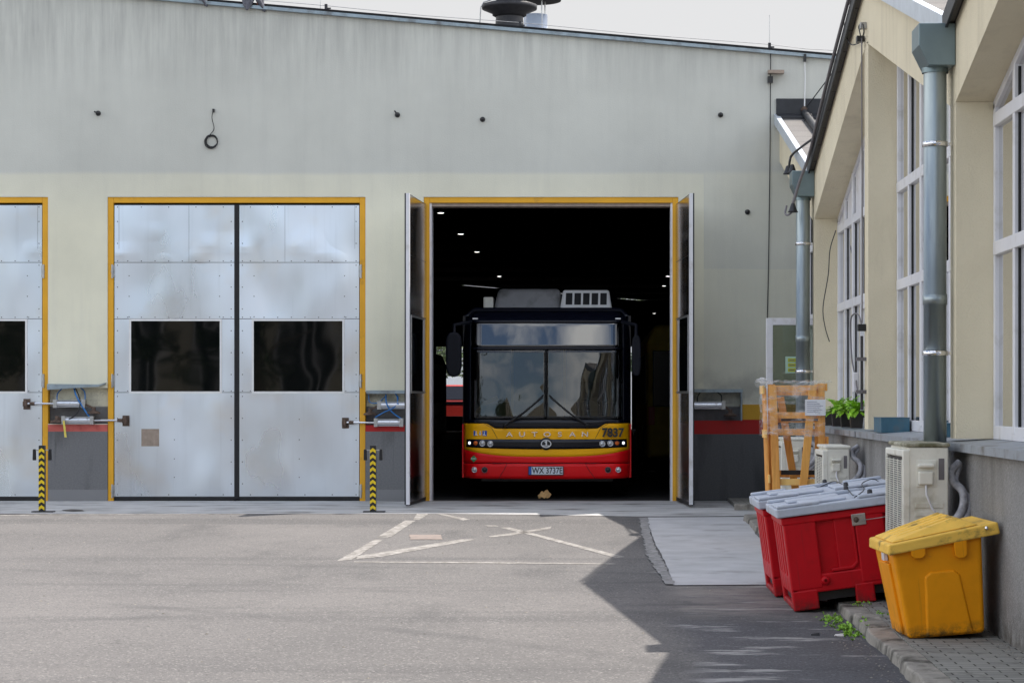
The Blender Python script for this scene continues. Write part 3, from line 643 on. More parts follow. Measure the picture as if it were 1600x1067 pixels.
# pneumatic actuators
def actuator(label, x0, x1, py, rod_to=None, rod_side=-1, mount=None, Y=YW-.03, text_on=False):
    z = Z(py); X0, X1 = X(x0), X(x1)
    t = thing('door_actuator', label, 'pneumatic cylinder', ((X0+X1)/2, Y, z), group='pneumatic door cylinders in the wall niches')
    b = MB().tube([(X0, Y, z), (X1, Y, z)], .052, 20); part(b, 'barrel', 'cyl', t)
    e = MB()
    for q in (X0, X1): e.box(q-.028, q+.028, Y-.06, Y+.06, z-.062, z+.062)
    for a, bb in ((-.045, -.048), (.045, -.048), (-.045, .048), (.045, .048)): e.tube([(X0, Y+a, z+bb), (X1, Y+a, z+bb)], .006, 6)
    e.box((X0+X1)/2-.05, (X0+X1)/2+.05, Y+.055, YW+.128, z-.03, z+.03)
    part(e, 'end_block', 'steel', t, bevel=.005)
    if rod_to is not None:
        xe = X(rod_to); xs0 = X0 if rod_side < 0 else X1
        part(MB().tube([(xs0, Y, z), (xe, Y, z)], .016, 12), 'rod', 'chrome', t)
        br = MB().box(xe-.055, xe+.045, YW+.008, YW+.018, z-.085, z+.07); br.box(xe-.05, xe+.02, Y-.02, YW+.01, z-.04, z+.035); br.tube([(xe, Y-.02, z-.06), (xe, Y-.02, z+.055)], .016, 8)
        br.tube([(xe+.05*-rod_side, Y, z), (xe+.12*-rod_side, Y, z)], .026, 8)
        part(br, 'bracket', 'rust', t, bevel=.004)
    if mount:
        mx_, my_ = X(mount[0]), Z(mount[1]); m_ = MB()
        m_.lathe([(.0001, -.05), (.10, -.05), (.10, -.03), (.03, .0), (.03, .05), (.0001, .05)], (mx_, Y, my_), 14, 'z'); m_.box(mx_-.03, mx_+.03, Y, YW+.13, my_-.045, my_-.01)
        m_.bar((mx_, Y, my_+.03), ((X1 if mount[0] > x1 else X0), Y, z), .03, .03)
        part(m_, 'pivot_mount', 'rust', t, bevel=.004)
    return t
a1 = actuator('upper steel cylinder in the left niche, its rod reaching left to the cropped door', 88, 132, 630.5, 42, -1, (147, 641))
a2 = actuator('lower steel cylinder in the left niche, above the faded red band, rod reaching right', 101, 145, 656.5, 197, 1, (90, 655))
a3 = actuator('upper bright cylinder in the niche left of the open bay, ending behind its leaf', 593, 645, 633, None, 1, (579, 643))
a4 = actuator('lower bright cylinder in the niche left of the open bay, rod reaching left', 588, 628, 660, 540, -1)
a5 = actuator('single cylinder in the niche right of the open bay beside the striped bands', 1076, 1130, 633, None, 1, (1141, 645))
def wig(pts, r, n=8, k=6):
    """Catmull-Rom through pts"""
    P = [Vector(p) for p in pts]; P = [P[0]*2-P[1]]+P+[P[-1]*2-P[-2]]; out = []
    for i in range(1, len(P)-2):
        for j in range(k):
            t = j/k; a, b, c, d = P[i-1:i+3]
            out.append(.5*((2*b)+(c-a)*t+(2*a-5*b+4*c-d)*t*t+(3*b-a-3*c+d)*t**3))
    out.append(P[-2]); return MB().tube(out, r, n)
def wp(x, y, Y): return (X(x, Y), Y, Z(y, Y))
def hose(t, pts, m='hose', r=.009, name='air_hose', Y=YW-.08): part(wig([wp(x, y, Y+dy) for x, y, dy in pts], r), name, m, t)
hose(a1, [(89, 628, .06), (90, 615, .1), (98, 606, .14)]); hose(a1, [(133, 626, .06), (132, 612, .1), (124, 604, .15)], 'hose')
hose(a2, [(115, 604, .12), (120, 620, 0), (132, 640, 0), (143, 655, .02)], 'hose', .013); hose(a2, [(118, 606, .12), (125, 625, .0), (121, 645, -.02), (103, 658, .02)], 'cable')
hose(a3, [(622, 632, .0), (620, 618, .05), (616, 614, .1)]); hose(a3, [(576, 616, .1), (578, 628, .06), (590, 629, .02), (604, 618, .1)], 'hose', .007)
hose(a4, [(603, 616, .08), (604, 630, .0), (612, 643, 0), (628, 655, .02)], 'hose', .011); hose(a4, [(586, 652, .0), (600, 644, -.02), (616, 636, 0), (622, 622, .04), (617, 614, .1)], 'hose', .009)
hose(a5, [(1090, 628, .02), (1090, 620, .08), (1094, 613, .12)], 'cable'); hose(a5, [(1128, 628, .02), (1127, 618, .08), (1120, 612, .12)], 'cable')
rb = MB(); rp_ = [(99.5, 657), (101, 670), (102.5, 683)]
for i in range(2):
    (xa, ya), (xb, yb) = rp_[i], rp_[i+1]; Y = YW-.13; q = 1.6
    rb.add([(X(xa-q, Y), Y, Z(ya, Y)), (X(xa+q, Y), Y-.01, Z(ya, Y)), (X(xb+q, Y), Y+.01, Z(yb, Y)), (X(xb-q, Y), Y-.01, Z(yb, Y))], [(0,1,2,3)])
rbo = rb.build('ribbon', 'ribbon'); rbm = rbo.modifiers.new('s', 'SOLIDIFY'); rbm.thickness = .003
tag(rbo, 'yellow and white tape strip hanging from the lower left door cylinder', 'ribbon')

# wall hooks, cable coil
def wall_bits(x, y, lab, arm):
    c = MB().lathe([(.0001, -.06), (.028, -.055), (.032, -.02), (.04, 0)], (X(x), YW, Z(y)), 12, 'y')
    if arm: c.tube([(X(x), YW-.03, Z(y)), (X(x+arm[0]), YW-.06, Z(y+arm[1]))], .011, 8)
    o = thing('wall_stub', lab, 'wall fitting', (X(x), YW, Z(y)), group='black fittings left on the facade'); part(c, 'stub', 'black', o)
wall_bits(153.5, 177.5, 'small black wall stub high above the left pier, arm pointing left', (-5, -2))
wall_bits(621, 180, 'small black wall stub above the second pier with its arm pointing up left', (-4, -6))
wall_bits(754, 187, 'round black wall stub above the open garage bay, without an arm', None)
wall_bits(1126, 180, 'small black wall stub high on the wall right of the open bay', (-2, -1))
wall_bits(1168, 331.5, 'tiny black wall stub on the right, lowest of the facade fittings', None)
cc = MB(); Yc = YW-.025
for k in range(5):
    r0 = .085+random.uniform(-.012, .012); ox, oz = random.uniform(-.012, .012), random.uniform(-.015, .015)
    cc.tube([(X(331)+ox+r0*math.cos(t)*random.uniform(.95, 1.05), Yc+random.uniform(-.008, .008), Z(221)+oz+r0*1.05*math.sin(t)) for t in [2*math.pi*j/20 for j in range(21)]], .006, 6)
q = wig([(X(334), Yc, Z(172)), (X(332), Yc-.02, Z(185)), (X(335), Yc-.01, Z(202)), (X(328), Yc, Z(212))], .006); cc.add(q.v, q.f, True); cc.box(X(332.5), X(335.5), YW-.04, YW, Z(176), Z(171))
tag(cc.build('cable_coil', 'cable'), 'black cable coiled and hanging on the grey wall above the closed door', 'cable coil')

# roof things
def roof_vent(x, y_cap, Y, r, shaft, lab, pale, capr):
    t = thing('roof_vent', lab, 'roof vent', (X(x, Y), Y, 6.75), group='ventilators on the garage roof'); c = (X(x, Y), Y, 0)
    zc = Z(y_cap, Y)
    if pale:
        part(MB().lathe([(shaft, 6.4), (shaft, zc-.25), (.0001, zc-.25)], c, 24), 'shaft', 'vent_pale', t)
        for k in range(4):
            a = k*math.pi/2+.6; st = MB().tube([(c[0]+shaft*.95*math.cos(a), Y+shaft*.95*math.sin(a), zc-.5), (c[0]+shaft*.95*math.cos(a), Y+shaft*.95*math.sin(a), zc+.05)], .012, 6); part(st, 'stay', 'steel', t)
        part(MB().lathe([(.0001, zc+.02), (capr*.98, zc-.02), (capr, zc+.04), (capr*.3, zc+.3), (.0001, zc+.33)], c, 32), 'cap', 'darkmetal', t)
    else:
        part(MB().lathe([(.27, 6.6), (.24, 6.9), (.205, Z(25, Y)), (.205, Z(25, Y)+.02), (.0001, Z(25, Y)+.02)], c, 28), 'base', 'darkmetal', t)
        part(MB().lathe([(.22, Z(27, Y)), (.26, Z(25, Y)), (.26, Z(22, Y)), (.42, Z(15, Y)), (.425, Z(9, Y)), (.33, Z(6, Y)), (.22, Z(5, Y)), (.19, Z(-3, Y)), (.17, Z(-16, Y))], c, 32), 'skirt', 'darkmetal', t)
        part(MB().lathe([(.17, Z(-16, Y)), (.4, Z(-18, Y)), (.42, Z(-24, Y)), (.1, Z(-40, Y)), (.0001, Z(-41, Y))], c, 32), 'cap', 'darkmetal', t)
        part(MB().tube([wp(749, 46, Y-.2), wp(751, 12, Y-.2), wp(756, 4, Y-.2), wp(768, 0, Y-.2)], .01, 6), 'stay', 'steel', t)
M['vent_pale'] = mat('pale_vent_metal', (.50, .56, .66), .45, .3, noise=.08, nscale=4)
roof_vent(796, 9, 34.4, .3, .3, 'dark mushroom shaped ventilator standing on the garage roof above the bus', False, 0)
roof_vent(837, 0, 36.5, .3, .19, 'pale metal ventilator shaft with dark round cap behind the dark ventilator', True, .42)
roof_vent(264, -60, 36.5, .3, .38, 'wide pale ventilator shaft at the left end of the roof, cut by the frame', True, .6)
# lightning protection wire
t = thing('lightning_wire', 'thin lightning wire held above the garage roof edge on short posts', 'wire', (0, YW+.2, 6.8))
def rz(x): return ztop(x)+.02
for (xa, xb, s) in ((-18, X(507), .12), (X(507), X(812), .10), (X(812), X(1204), .10), (X(1204), X(1320), .10)):
    part(MB().tube([(xa, YW+.2, rz(xa)+.12), ((xa+xb)/2, YW+.2, (rz(xa)+rz(xb))/2+.10), (xb, YW+.2, rz(xb)+.12)], .0045, 5), 'wire_run', 'steel', t)
for px_ in (507, 812, 1204):
    x = X(px_); part(MB().box(x-.02, x+.02, YW+.17, YW+.23, rz(x), rz(x)+.14).box(x-.005, x+.07, YW+.19, YW+.21, rz(x)+.07, rz(x)+.09), 'post', 'darkmetal', t)
part(wig([wp(514, 19, YW+.2), wp(525, 24, YW+.2), wp(545, 24, YW+.2), wp(552, 18, YW+.2)], .004, 5), 'loop', 'steel', t)
for px_, hh in ((498, 1.2), (1204, .55)): part(MB().tube([(X(px_), YW+.2, rz(X(px_))), (X(px_), YW+.2, rz(X(px_))+hh)], .005, 6), 'air_rod', 'steel', t)

# pigeons
def pigeon(x, lab, face, rot):
    xx = X(x); z0 = ztop(xx)+.012
    t = thing('pigeon', lab, 'pigeon', (xx, YW-.02, z0), (0, 0, rot), 'pigeons on the roof edge')
    # body: tail -> rump -> breast -> neck -> head as one continuous skin
    b = MB().tube([(-.20, 0, .055), (-.17, 0, .058), (-.11, 0, .085), (-.05, 0, .125), (.01, 0, .155), (.05, 0, .185), (.075, 0, .225), (.085, 0, .262), (.098, 0, .278), (.112, 0, .275), (.132, 0, .268)],
                  [.014, .024, .036, .058, .064, .055, .036, .029, .028, .018, .004], 12)
    tilt = lambda q: (q[0]*.77-(q[2]-.12)*.64, q[1], .095+q[0]*.64+(q[2]-.12)*.77)
    b.v = [(v[0], v[1]*(.95 if v[0] > -.1 else 1.3), v[2]) for v in b.v]
    b.v = [tilt(v) for v in b.v]
    b.build('body', 'feather', t)
    for s in (-1, 1):
        MB().tube([(.035, .056*s, .155), (-.04, .06*s, .13), (-.11, .045*s, .095), (-.17, .025*s, .065)], [.02, .035, .026, .006], 8).xf(Matrix(((.77, 0, -.64, .0768), (0, 1, 0, 0), (.64, 0, .77, .0026), (0, 0, 0, 1)))).build('wing', 'feather', t)
        MB().tube([(-.005, .025*s, .09), (0, .025*s, .03), (.0, .025*s, .006), (.03, .025*s, .004)], .006, 6).build('leg', 'pigeonfoot', t)
        MB().ball(tilt((.098, .024*s, .284)), .005).build('eye', 'pigeonfoot', t)
    t.scale = (face, 1, 1) if False else (1, 1, 1)
M['pigeonfoot'] = mat('pigeon_foot', (.35, .10, .07), .6, noise=.1)
pigeon(313, 'grey pigeon on the roof edge nearest the wide pale ventilator', 1, R(165))
pigeon(389, 'dark pigeon on the roof edge facing away, left bird of the pair', 1, R(85))
pigeon(403, 'speckled grey pigeon on the roof edge, right bird of the pair', 1, R(172))

# bollards
def bollard(x, lab):
    Y = 30.3; z0 = gz(Y)
    t = thing('bollard', lab, 'bollard', (X(x, Y), Y, z0), group='striped bollards before the garage doors')
    MB().box(-.04, .04, -.04, .04, .012, .90).build('post', 'black', t, bevel=.006)
    ch = MB(); n = 10; p = .085
    for k in range(n):
        zc = .03+k*p
        for s in (-1, 1): ch.add([(0, -.0425, zc+.028), (.0385*s, -.0425, zc), (.0385*s, -.0425, zc+.043), (0, -.0425, zc+.071)], [(0,1,2,3)])
    o = ch.build('chevron_tape', 'chevron', t); o.modifiers.new('s', 'SOLIDIFY').thickness = .001
    MB().box(-.13, .16, -.07, .07, .006, .018).build('base_plate', 'darkmetal', t)
    bk = MB().box(-.10, -.041, -.012, .0, .83, .845).box(.041, .11, -.012, 0, .83, .845).box(-.045, -.04, -.02, .02, .7, .84); bk.build('bracket', 'steel', t)
    for s in (-1, 1): MB().hexa([(s*.105-.022, -.025, .70), (s*.105+.022, -.025, .70), (s*.105+.022, .02, .70), (s*.105-.022, .02, .70), (s*.105-.018, -.025, .85), (s*.105+.018, -.025, .85), (s*.105+.018, .02, .85), (s*.105-.018, .02, .85)]).build('buffer', 'rubber', t, bevel=.008)
bollard(66, 'black post with yellow chevrons standing before the left pier, beside the cropped door')
bollard(583, 'black post with yellow chevrons standing between the closed door and the open bay')

tblk = thing('added_blocker', 'low dark cabinet on wheels far inside the hall, added to hide lit ground under the left doorway', 'blocker', (-6.3, 100, 0))  # added dark body that hides the bright ground beyond the hall
part(MB().box(-7.4, -5.2, 100, 100.8, .12, .70), 'body', 'hall', tblk, bevel=.02); part(MB().box(-7.45, -5.15, 99.96, 100.84, .70, .76), 'worktop', 'black', tblk)
for k in range(3): part(MB().box(-7.3+k*.72, -6.64+k*.72, 99.97, 99.998, .2, .64), 'door', 'black', tblk)
for xx in (-7.2, -5.4): part(MB().lathe([(.0001, -.03), (.06, -.03), (.06, .03), (.0001, .03)], (xx, 100.1, .06), 12, 'x'), 'wheel', 'rubber', tblk)
# ================================================================ BUS
BY = 33.55; BS = F/BY; BX = X(853.5, BY)
def bx(x): return (x-VX)/BS
def bz(y): return CH+(VY-y)/BS
bus = thing('city_bus', 'red and yellow city bus with black windscreen surround, number 7837, in the open garage bay', 'bus', (BX, BY, 0))
HWB = 131.5/BS
def front(x, z):
    u = min(abs(x-BX)/HWB, 1.0)
    d = .09*u*u
    if u > .80: d += .22*((u-.80)/.20)**2.2
    if z > 1.15: d += (z-1.15)*.07
    if z > bz(545): d += (z-bz(545))*.16
    if z > bz(503): d += 1.3*(z-bz(503))**1.6*2.2
    if z < .42: d += .12*(.42-z)
    return BY+d
def lin(a, b, n): return [a+(b-a)*i/n for i in range(n+1)]
def skin(x0, x1, lo, hi, off, name, m, nx=40, nv=6, parent=None, px=True, thick=.012):
    """panel following the bus front between two height curves (given in photo pixels)"""
    mb = MB(); P = lambda u, v: None
    us = lin(x0, x1, nx); vs_ = lin(0, 1, nv)
    def fn(u, v):
        l, h = (lo(u) if callable(lo) else lo), (hi(u) if callable(hi) else hi)
        zz = bz(l+(h-l)*v); xx = bx(u); return (xx, front(xx, zz)-off, zz)
    mb.surf(fn, us, vs_)
    o = part(mb, name, m, parent or bus)
    sm_ = o.modifiers.new('s', 'SOLIDIFY'); sm_.thickness = thick; sm_.offset = -1 
    return o
def cx(x): return (x-853.5)/131.5
def ytop_yel(x):
    u = abs(x-853.5)
    if u > 95: return 661.5
    if u > 78: t = (u-78)/17; t = t*t*(3-2*t); return 669.5+(661.5-669.5)*t
    return 669.5
def ybot_yel(x): return 713.5-11.5*abs(cx(x))**3
def band_lo(x): return 701.8-3.5*abs(cx(x))**2
def band_hi(x): return 686.0
# base shell behind the coloured panels: black frame, yellow panel, red bumper
skin(722, 985, ybot_yel, ytop_yel, .0, 'front_panel', 'busyellow', 60, 10)
skin(722, 985, lambda x: 723.2, ybot_yel, .0, 'front_stripe', 'busred', 60, 4)
skin(727, 980, band_lo, band_hi, .004, 'grille_band', 'busblack', 60, 3)
def low_bot(x): return 748.2-1.0*abs(cx(x))**2
skin(722, 985, low_bot, lambda x: 724.2, -.004, 'bumper', 'busred', 60, 5)
gap = MB()
def seam(pts, off=.003, w=.006):
    P = [(bx(x), front(bx(x), bz(y))-off, bz(y)) for x, y in pts]; gap.tube(P, w/2, 4, False)
seam([(792, 724.5), (789, 731), (779, 748)]); seam([(915, 724.5), (918, 731), (930, 748)]); seam([(724, 723.7), (770, 723.7), (853, 723.9), (930, 723.7), (983, 723.7)], .001, .012)
seam([(757, 662), (768, 668), (777, 685)]); seam([(950, 662), (939, 668), (930, 685)]); seam([(724, 685.4), (853, 685.4), (983, 685.4)])
part(gap, 'panel_seam', 'black', bus)
# windscreen, header glass, surround
skin(726, 981, ytop_yel, lambda x: 655.5, .002, 'cowl', 'busblack', 60, 3)
skin(722, 734, lambda x: 661, lambda x: 500, .001, 'screen_pillar', 'busblack', 8, 30)
skin(974, 985, lambda x: 661, lambda x: 500, .001, 'screen_pillar', 'busblack', 8, 30)
skin(734, 974, lambda x: 545.5, lambda x: 542, .003, 'screen_rail', 'busblack', 40, 2)
skin(734, 974, lambda x: 502.5, lambda x: 484, .002, 'roof_cap', 'busblack', 40, 8)
skin(722, 735, lambda x: 500, lambda x: 484+6*max(0, (734-x)/12)**2, .001, 'roof_corner', 'busblack', 8, 8)
skin(973, 985, lambda x: 500, lambda x: 484+6*max(0, (x-973)/12)**2, .001, 'roof_corner', 'busblack', 8, 8)
skin(734, 853.0, lambda x: 655.5, lambda x: 545.5, .0, 'windscreen', 'bus_glass', 30, 20, thick=.006)
skin(853.7, 974, lambda x: 655.5, lambda x: 545.5, .0, 'windscreen', 'bus_glass', 30, 20, thick=.006)
skin(853.0, 853.7, lambda x: 655.5, lambda x: 545.5, .001, 'centre_seal', 'rubber', 2, 12)
skin(734, 974, lambda x: 542, lambda x: 502.5, .0, 'destination_glass', M['header_glass'], 40, 10, thick=.006)
skin(745, 757, lambda x: 541, lambda x: 503.5, -.004, 'glass_border', 'busblack', 6, 8)
# body shell
def YB(x): return front(x, 1.0)
sb = MB(); yl = BY+.33; Lb = 11.7
for s in (-1, 1):
    xs_ = BX+s*(HWB-.004); sb.box(xs_-.02, xs_+.02, yl-.02, BY+Lb, .32, 1.12)
part(sb, 'side_panel', 'busred', bus)
sb = MB()
for s in (-1, 1):
    xs_ = BX+s*(HWB-.006); sb.box(xs_-.02, xs_+.02, yl+.1, BY+Lb, 1.12, 2.75)
sb.box(BX-1.25, BX+1.25, BY+Lb-.05, BY+Lb, .35, 2.8)
part(sb, 'side_glazing', 'busblack', bus)
rf = MB().hexa([(BX-1.27, yl+.12, 2.74), (BX+1.27, yl+.12, 2.74), (BX+1.27, BY+Lb, 2.74), (BX-1.27, BY+Lb, 2.74), (BX-1.12, yl+.2, 2.88), (BX+1.12, yl+.2, 2.88), (BX+1.12, BY+Lb, 2.88), (BX-1.12, BY+Lb, 2.88)])
part(rf, 'roof', 'busblack', bus, bevel=.03)
part(MB().box(BX-1.25, BX+1.25, BY+.35, BY+Lb-.06, .34, .40), 'floor', 'black', bus)
part(MB().box(BX-1.20, BX+1.20, BY+.22, BY+.75, .98, 1.12).box(BX-1.2, BX+1.2, BY+.7, BY+.75, .4, 1.0).box(BX+.25, BX+.95, BY+.35, BY+.8, 1.12, 1.24), 'dashboard', 'black', bus, bevel=.03)
sw = MB(); c = Vector((BX+.62, BY+.85, 1.30))
sw.tube([c+Vector((.22*math.cos(t), .22*math.sin(t)*.5, .22*math.sin(t)*.85)) for t in lin(0, 2*math.pi, 24)], .014, 8, False).bar(c+Vector((-.2, 0, 0)), c+Vector((.2, 0, 0)), .03, .02).tube([c, c+Vector((0, -.15, -.3))], .03, 8)
part(sw, 'steering_wheel', 'black', bus)
st = MB()
for k in range(5):
    for s in (-1, 1):
        y0 = BY+2.4+k*1.3; st.box(BX+s*.65-.4, BX+s*.65+.4, y0, y0+.1, .8, 1.45).box(BX+s*.65-.4, BX+s*.65+.4, y0-.4, y0, .75, .83)
st.box(BX+.38, BX+.86, BY+1.35, BY+1.5, .8, 1.75)
part(st, 'seat', M['cablegrey'], bus, bevel=.03)
rl = MB()
rl.tube([(bx(741), BY+.6, 1.0), (bx(741), BY+.6, 1.28), (bx(752), BY+.6, 1.42), (bx(775), BY+.6, 1.52)], .035, 8); 
rl.tube([(BX-.55, BY+1.2, .4), (BX-.55, BY+1.2, 2.6)], .02, 8).tube([(BX+.25, BY+1.6, .4), (BX+.25, BY+1.6, 2.6)], .02, 8)
part(rl, 'handrail', 'busyellow', bus)
part(MB().box(bx(966), bx(977), BY+.30, BY+.305, bz(620), bz(598)), 'notice_paper', 'paper', bus)
# wheels
for wy in (BY+2.7, BY+8.6):
    for s in (-1, 1):
        cxw = BX+s*1.12; wh = MB().lathe([(.25, -.14), (.44, -.14), (.48, -.10), (.48, .10), (.44, .14), (.25, .14)], (cxw, wy, .48), 28, 'x')
        wo_ = part(wh, 'wheel', 'rubber', bus); part(MB().lathe([(.0001, -.08), (.1, -.1), (.25, -.12), (.255, .12), (.1, .1), (.0001, .08)], (cxw, wy, .48), 24, 'x'), 'rim', 'steel', wo_)
part(MB().box(BX-1.0, BX+1.0, BY+.6, BY+11, .25, .38), 'chassis', 'black', bus)
# lamps
def lamp(x, y, r, m, ring=True, name='headlight'):
    X_, Z_ = bx(x), bz(y); rr = r/BS; Yf = front(X_, Z_)-.012
    o = part(MB().lathe([(.0001, -.012), (rr*.6, -.009), (rr*.95, 0), (rr, .02)], (X_, Yf, Z_), 20, 'y'), name, m, bus)
    if ring: part(MB().lathe([(rr*.98, .0), (rr*1.12, -.008), (rr*1.2, .0), (rr*1.2, .015)], (X_, Yf, Z_), 20, 'y'), 'bezel', 'chrome' if m != 'black' else 'cablegrey', o)
for s in (-1, 1):
    mxp = lambda x: x if s < 0 else 2*853.5-x
    lamp(mxp(733), 692.2, 2.4, 'lens_lit', False, 'parking_light'); lamp(mxp(742.8), 692.3, 3.4, 'orange', False, 'indicator')
    lamp(mxp(753.3), 692.6, 4.0, 'lens'); lamp(mxp(765.8), 693.2, 4.0, 'lens')
    lamp(mxp(740.8), 734, 3.7, 'lens', True, 'fog_light'); lamp(mxp(757), 734, 4.0, 'black', True, 'fog_light')
    X_ = bx(mxp(741)); part(MB().box(X_-.04, X_+.04, front(X_, bz(497))-.03, front(X_, bz(497))+.05, bz(498), bz(495.8)), 'marker_light', 'white', bus, bevel=.004)
# number plate
yp = front(BX, bz(735))-.03
pl = part(MB().box(bx(825.3), bx(880.5), yp, yp+.02, bz(742), bz(728)), 'number_plate', 'black', bus, bevel=.003)
q = MB().box(bx(826.3), bx(879.5), yp-.003, yp-.0005, bz(741), bz(729)); part(q, 'plate_face', 'plate', pl)
part(MB().box(bx(826.3), bx(830.6), yp-.005, yp-.0035, bz(741), bz(729)), 'country_band', 'blue', pl)
def btext(name, s, size, x, y, m, off=.02, parent=bus, **k):
    X_, Z_ = bx(x), bz(y); o = bus.location; yy_ = (off if off > 1 else front(X_, Z_)-off)
    off_v = Vector((0,0,0)); p = parent
    while p is not None: off_v += p.location; p = p.parent
    return text(name, s, size, Vector((X_, yy_, Z_))-off_v, m, parent, **k)
btext('plate_text', 'WX 3737E', .125, 855.3, 735.2, 'black', yp-.005, pl, depth=.001, sx=.80, bold=.002)
for i, ch in enumerate('AUTOSAN'):
    btext('letter', ch, .098, 796+i*(914-796)/6.0, 678.7, 'chrome', .014, bus, depth=.004, sx=1.45, bold=.0015)
btext('fleet_number', '7837', .178, 957.5, 676.3, 'black', .06, bus, depth=.022, sx=.92, bold=.006)
# maker emblem
ex, ez = bx(853.3), bz(693.2); ey = front(ex, ez)
em = part(MB().lathe([(.0001, -.016), (.088, -.014), (.095, 0), (.095, .02)], (ex, ey-.004, ez), 28, 'y'), 'emblem', 'black', bus)
rg = MB(); rg.surf(lambda u, v: (ex+.078*math.cos(u)*(1 if v else .82), ey-.024, ez+.060*math.sin(u)*(1 if v else .78)), lin(0, 2*math.pi, 32), [0, 1])
rg.box(ex-.008, ex+.014, ey-.026, ey-.022, ez-.03, ez+.045); rg.box(ex-.05, ex+.05, ey-.026, ey-.022, ez-.034, ez-.022); rg.box(ex-.022, ex-.008, ey-.026, ey-.022, ez+.02, ez+.035)
rgo = part(rg, 'emblem_mark', 'white', em)
# stickers
sx_, sz = bx(750), bz(677); sy = front(bx(741), sz)-.006
s1 = part(MB().add([(bx(739.6), front(bx(739.6), sz)-.007, bz(681)), (bx(760.5), front(bx(760.5), sz)-.007, bz(681)), (bx(760.5), front(bx(760.5), sz)-.007, bz(672.8)), (bx(739.6), front(bx(739.6), sz)-.007, bz(672.8))], [(0,1,2,3)]), 'pictogram_sticker', 'blue', bus)
ic = MB()
for k, x in enumerate((743.5, 750, 756.5)):
    X_ = bx(x); yf = front(X_, sz)-.012; e2 = .003
    ic.ball((X_, yf, bz(674.6)), .009, .002, .009, 10, 6)
    if k == 1: ic.box(X_-.012, X_+.012, yf-.001, yf+e2, bz(679.5), bz(675.8)); ic.box(X_-.02, X_+.02, yf-.001, yf+e2, bz(677.2), bz(676.6))
    else: ic.box(X_-.005, X_+.006, yf-.001, yf+e2, bz(678.6), bz(675.7)); ic.bar((X_, yf, bz(678.4)), (X_+.022, yf, bz(680.2)), .003, .009); ic.bar((X_-.018, yf, bz(679.6)), (X_+.004, yf, bz(679.8)), .003, .008); ic.bar((X_, yf, bz(676.8)), (X_-.018, yf, bz(679.4)), .003, .006)
part(ic, 'pictogram', 'white', s1)
gx, gz_ = bx(739.8), bz(716.7); gy = front(gx, gz_)-.012; d = .052
dm = part(MB().add([(gx-d, gy+.012, gz_), (gx, gy, gz_-d), (gx+d, gy-.01, gz_), (gx, gy, gz_+d)], [(0,1,2,3)]), 'gas_sticker', 'green', bus)
off_v = Vector((BX, BY, 0)); text('sticker_text', 'LNG', .036, Vector((gx, gy-.008, gz_))-off_v, 'white', dm, depth=.001)
# wipers
for s in (-1, 1):
    mxp = (lambda x: x) if s < 0 else (lambda x: 1707-x)
    def fp(x, y, off): X_, Z_ = bx(mxp(x)), bz(y); return (X_, front(X_, Z_)-off, Z_)
    wv = part(MB().tube([fp(848, 620, .05), fp(820, 643, .06), fp(789, 664, .07)], [.007, .009, .013], 8).ball(fp(789, 664.5, .05), .028), 'wiper', 'black', bus)
    part(MB().tube([fp(849, 617, .02), fp(835, 630, .02), fp(800, 659, .02)], .010, 6), 'wiper_blade', 'rubber', wv)
# mirrors
def mirror(x0, x1, y0, y1, ax, lab):
    xc, zc = bx((x0+x1)/2), bz((y0+y1)/2); hw, hh = (x1-x0)/BS/2, (y1-y0)/BS/2
    mb = MB(); prof = [(-1, 0), (-.96, .55), (-.8, .85), (-.5, 1), (.5, 1), (.8, .88), (.96, .6), (1, 0)]
    poly = [(xc+hw*(.25 if False else 1)*b, zc+hh*a) for a, b in prof]+[(xc-hw*b, zc+hh*a) for a, b in prof[::-1][1:-1]]
    mb.prism(poly, BY-.22, BY-.02, 'y')
    m_ = part(mb, 'mirror', 'mirrorblack', bus, bevel=.03, segs=3)
    part(MB().tube([(xc, BY-.1, zc+hh*.8), (xc, BY-.05, bz(508)), (bx(ax), BY+.2, bz(502))], .028, 8), 'mirror_arm', 'mirrorblack', m_)
mirror(698, 722, 519, 589, 735, 0); mirror(987, 1001, 524, 588, 972, 0)
# roof equipment
zr = bz(483)
ac = MB(); x0, x1 = bx(873), bx(957.5)
ac.hexa([(x0, BY+.9, 2.86), (x1, BY+.9, 2.86), (x1, BY+2.6, 2.86), (x0, BY+2.6, 2.86), (x0+.05, BY+1.05, 3.17), (x1-.05, BY+1.05, 3.17), (x1-.05, BY+2.4, 3.17), (x0+.05, BY+2.4, 3.17)])
aco = part(ac, 'air_conditioner', 'white', bus, bevel=.03)
sl = MB()
for k in range(5):
    a = x0+.09+k*.132; f = lambda z: BY+.9+.15*(z-2.86)/.31-.006
    for (za, zb) in ((2.94, 3.12),): sl.add([(a, f(za), za), (a+.10, f(za), za), (a+.105, f(zb), zb), (a+.005, f(zb), zb)], [(0,1,2,3)])
o = part(sl, 'vent_slot', 'black', aco); o.modifiers.new('s', 'SOLIDIFY').thickness = .004
tb = MB(); x0, x1 = bx(767), bx(874)
tb.hexa([(x0, BY+.95, 2.86), (x1, BY+.95, 2.86), (x1, BY+4, 2.86), (x0, BY+4, 2.86), (x0+.06, BY+1.1, 3.19), (x1, BY+1.1, 3.19), (x1, BY+4, 3.19), (x0+.06, BY+4, 3.19)])
part(tb, 'roof_tank_cover', 'acgrey', bus, bevel=.07, segs=4)
part(MB().box(bx(750), bx(766), BY+1.0, BY+1.6, 2.86, 3.06), 'roof_pod', 'acwhite', bus, bevel=.02)

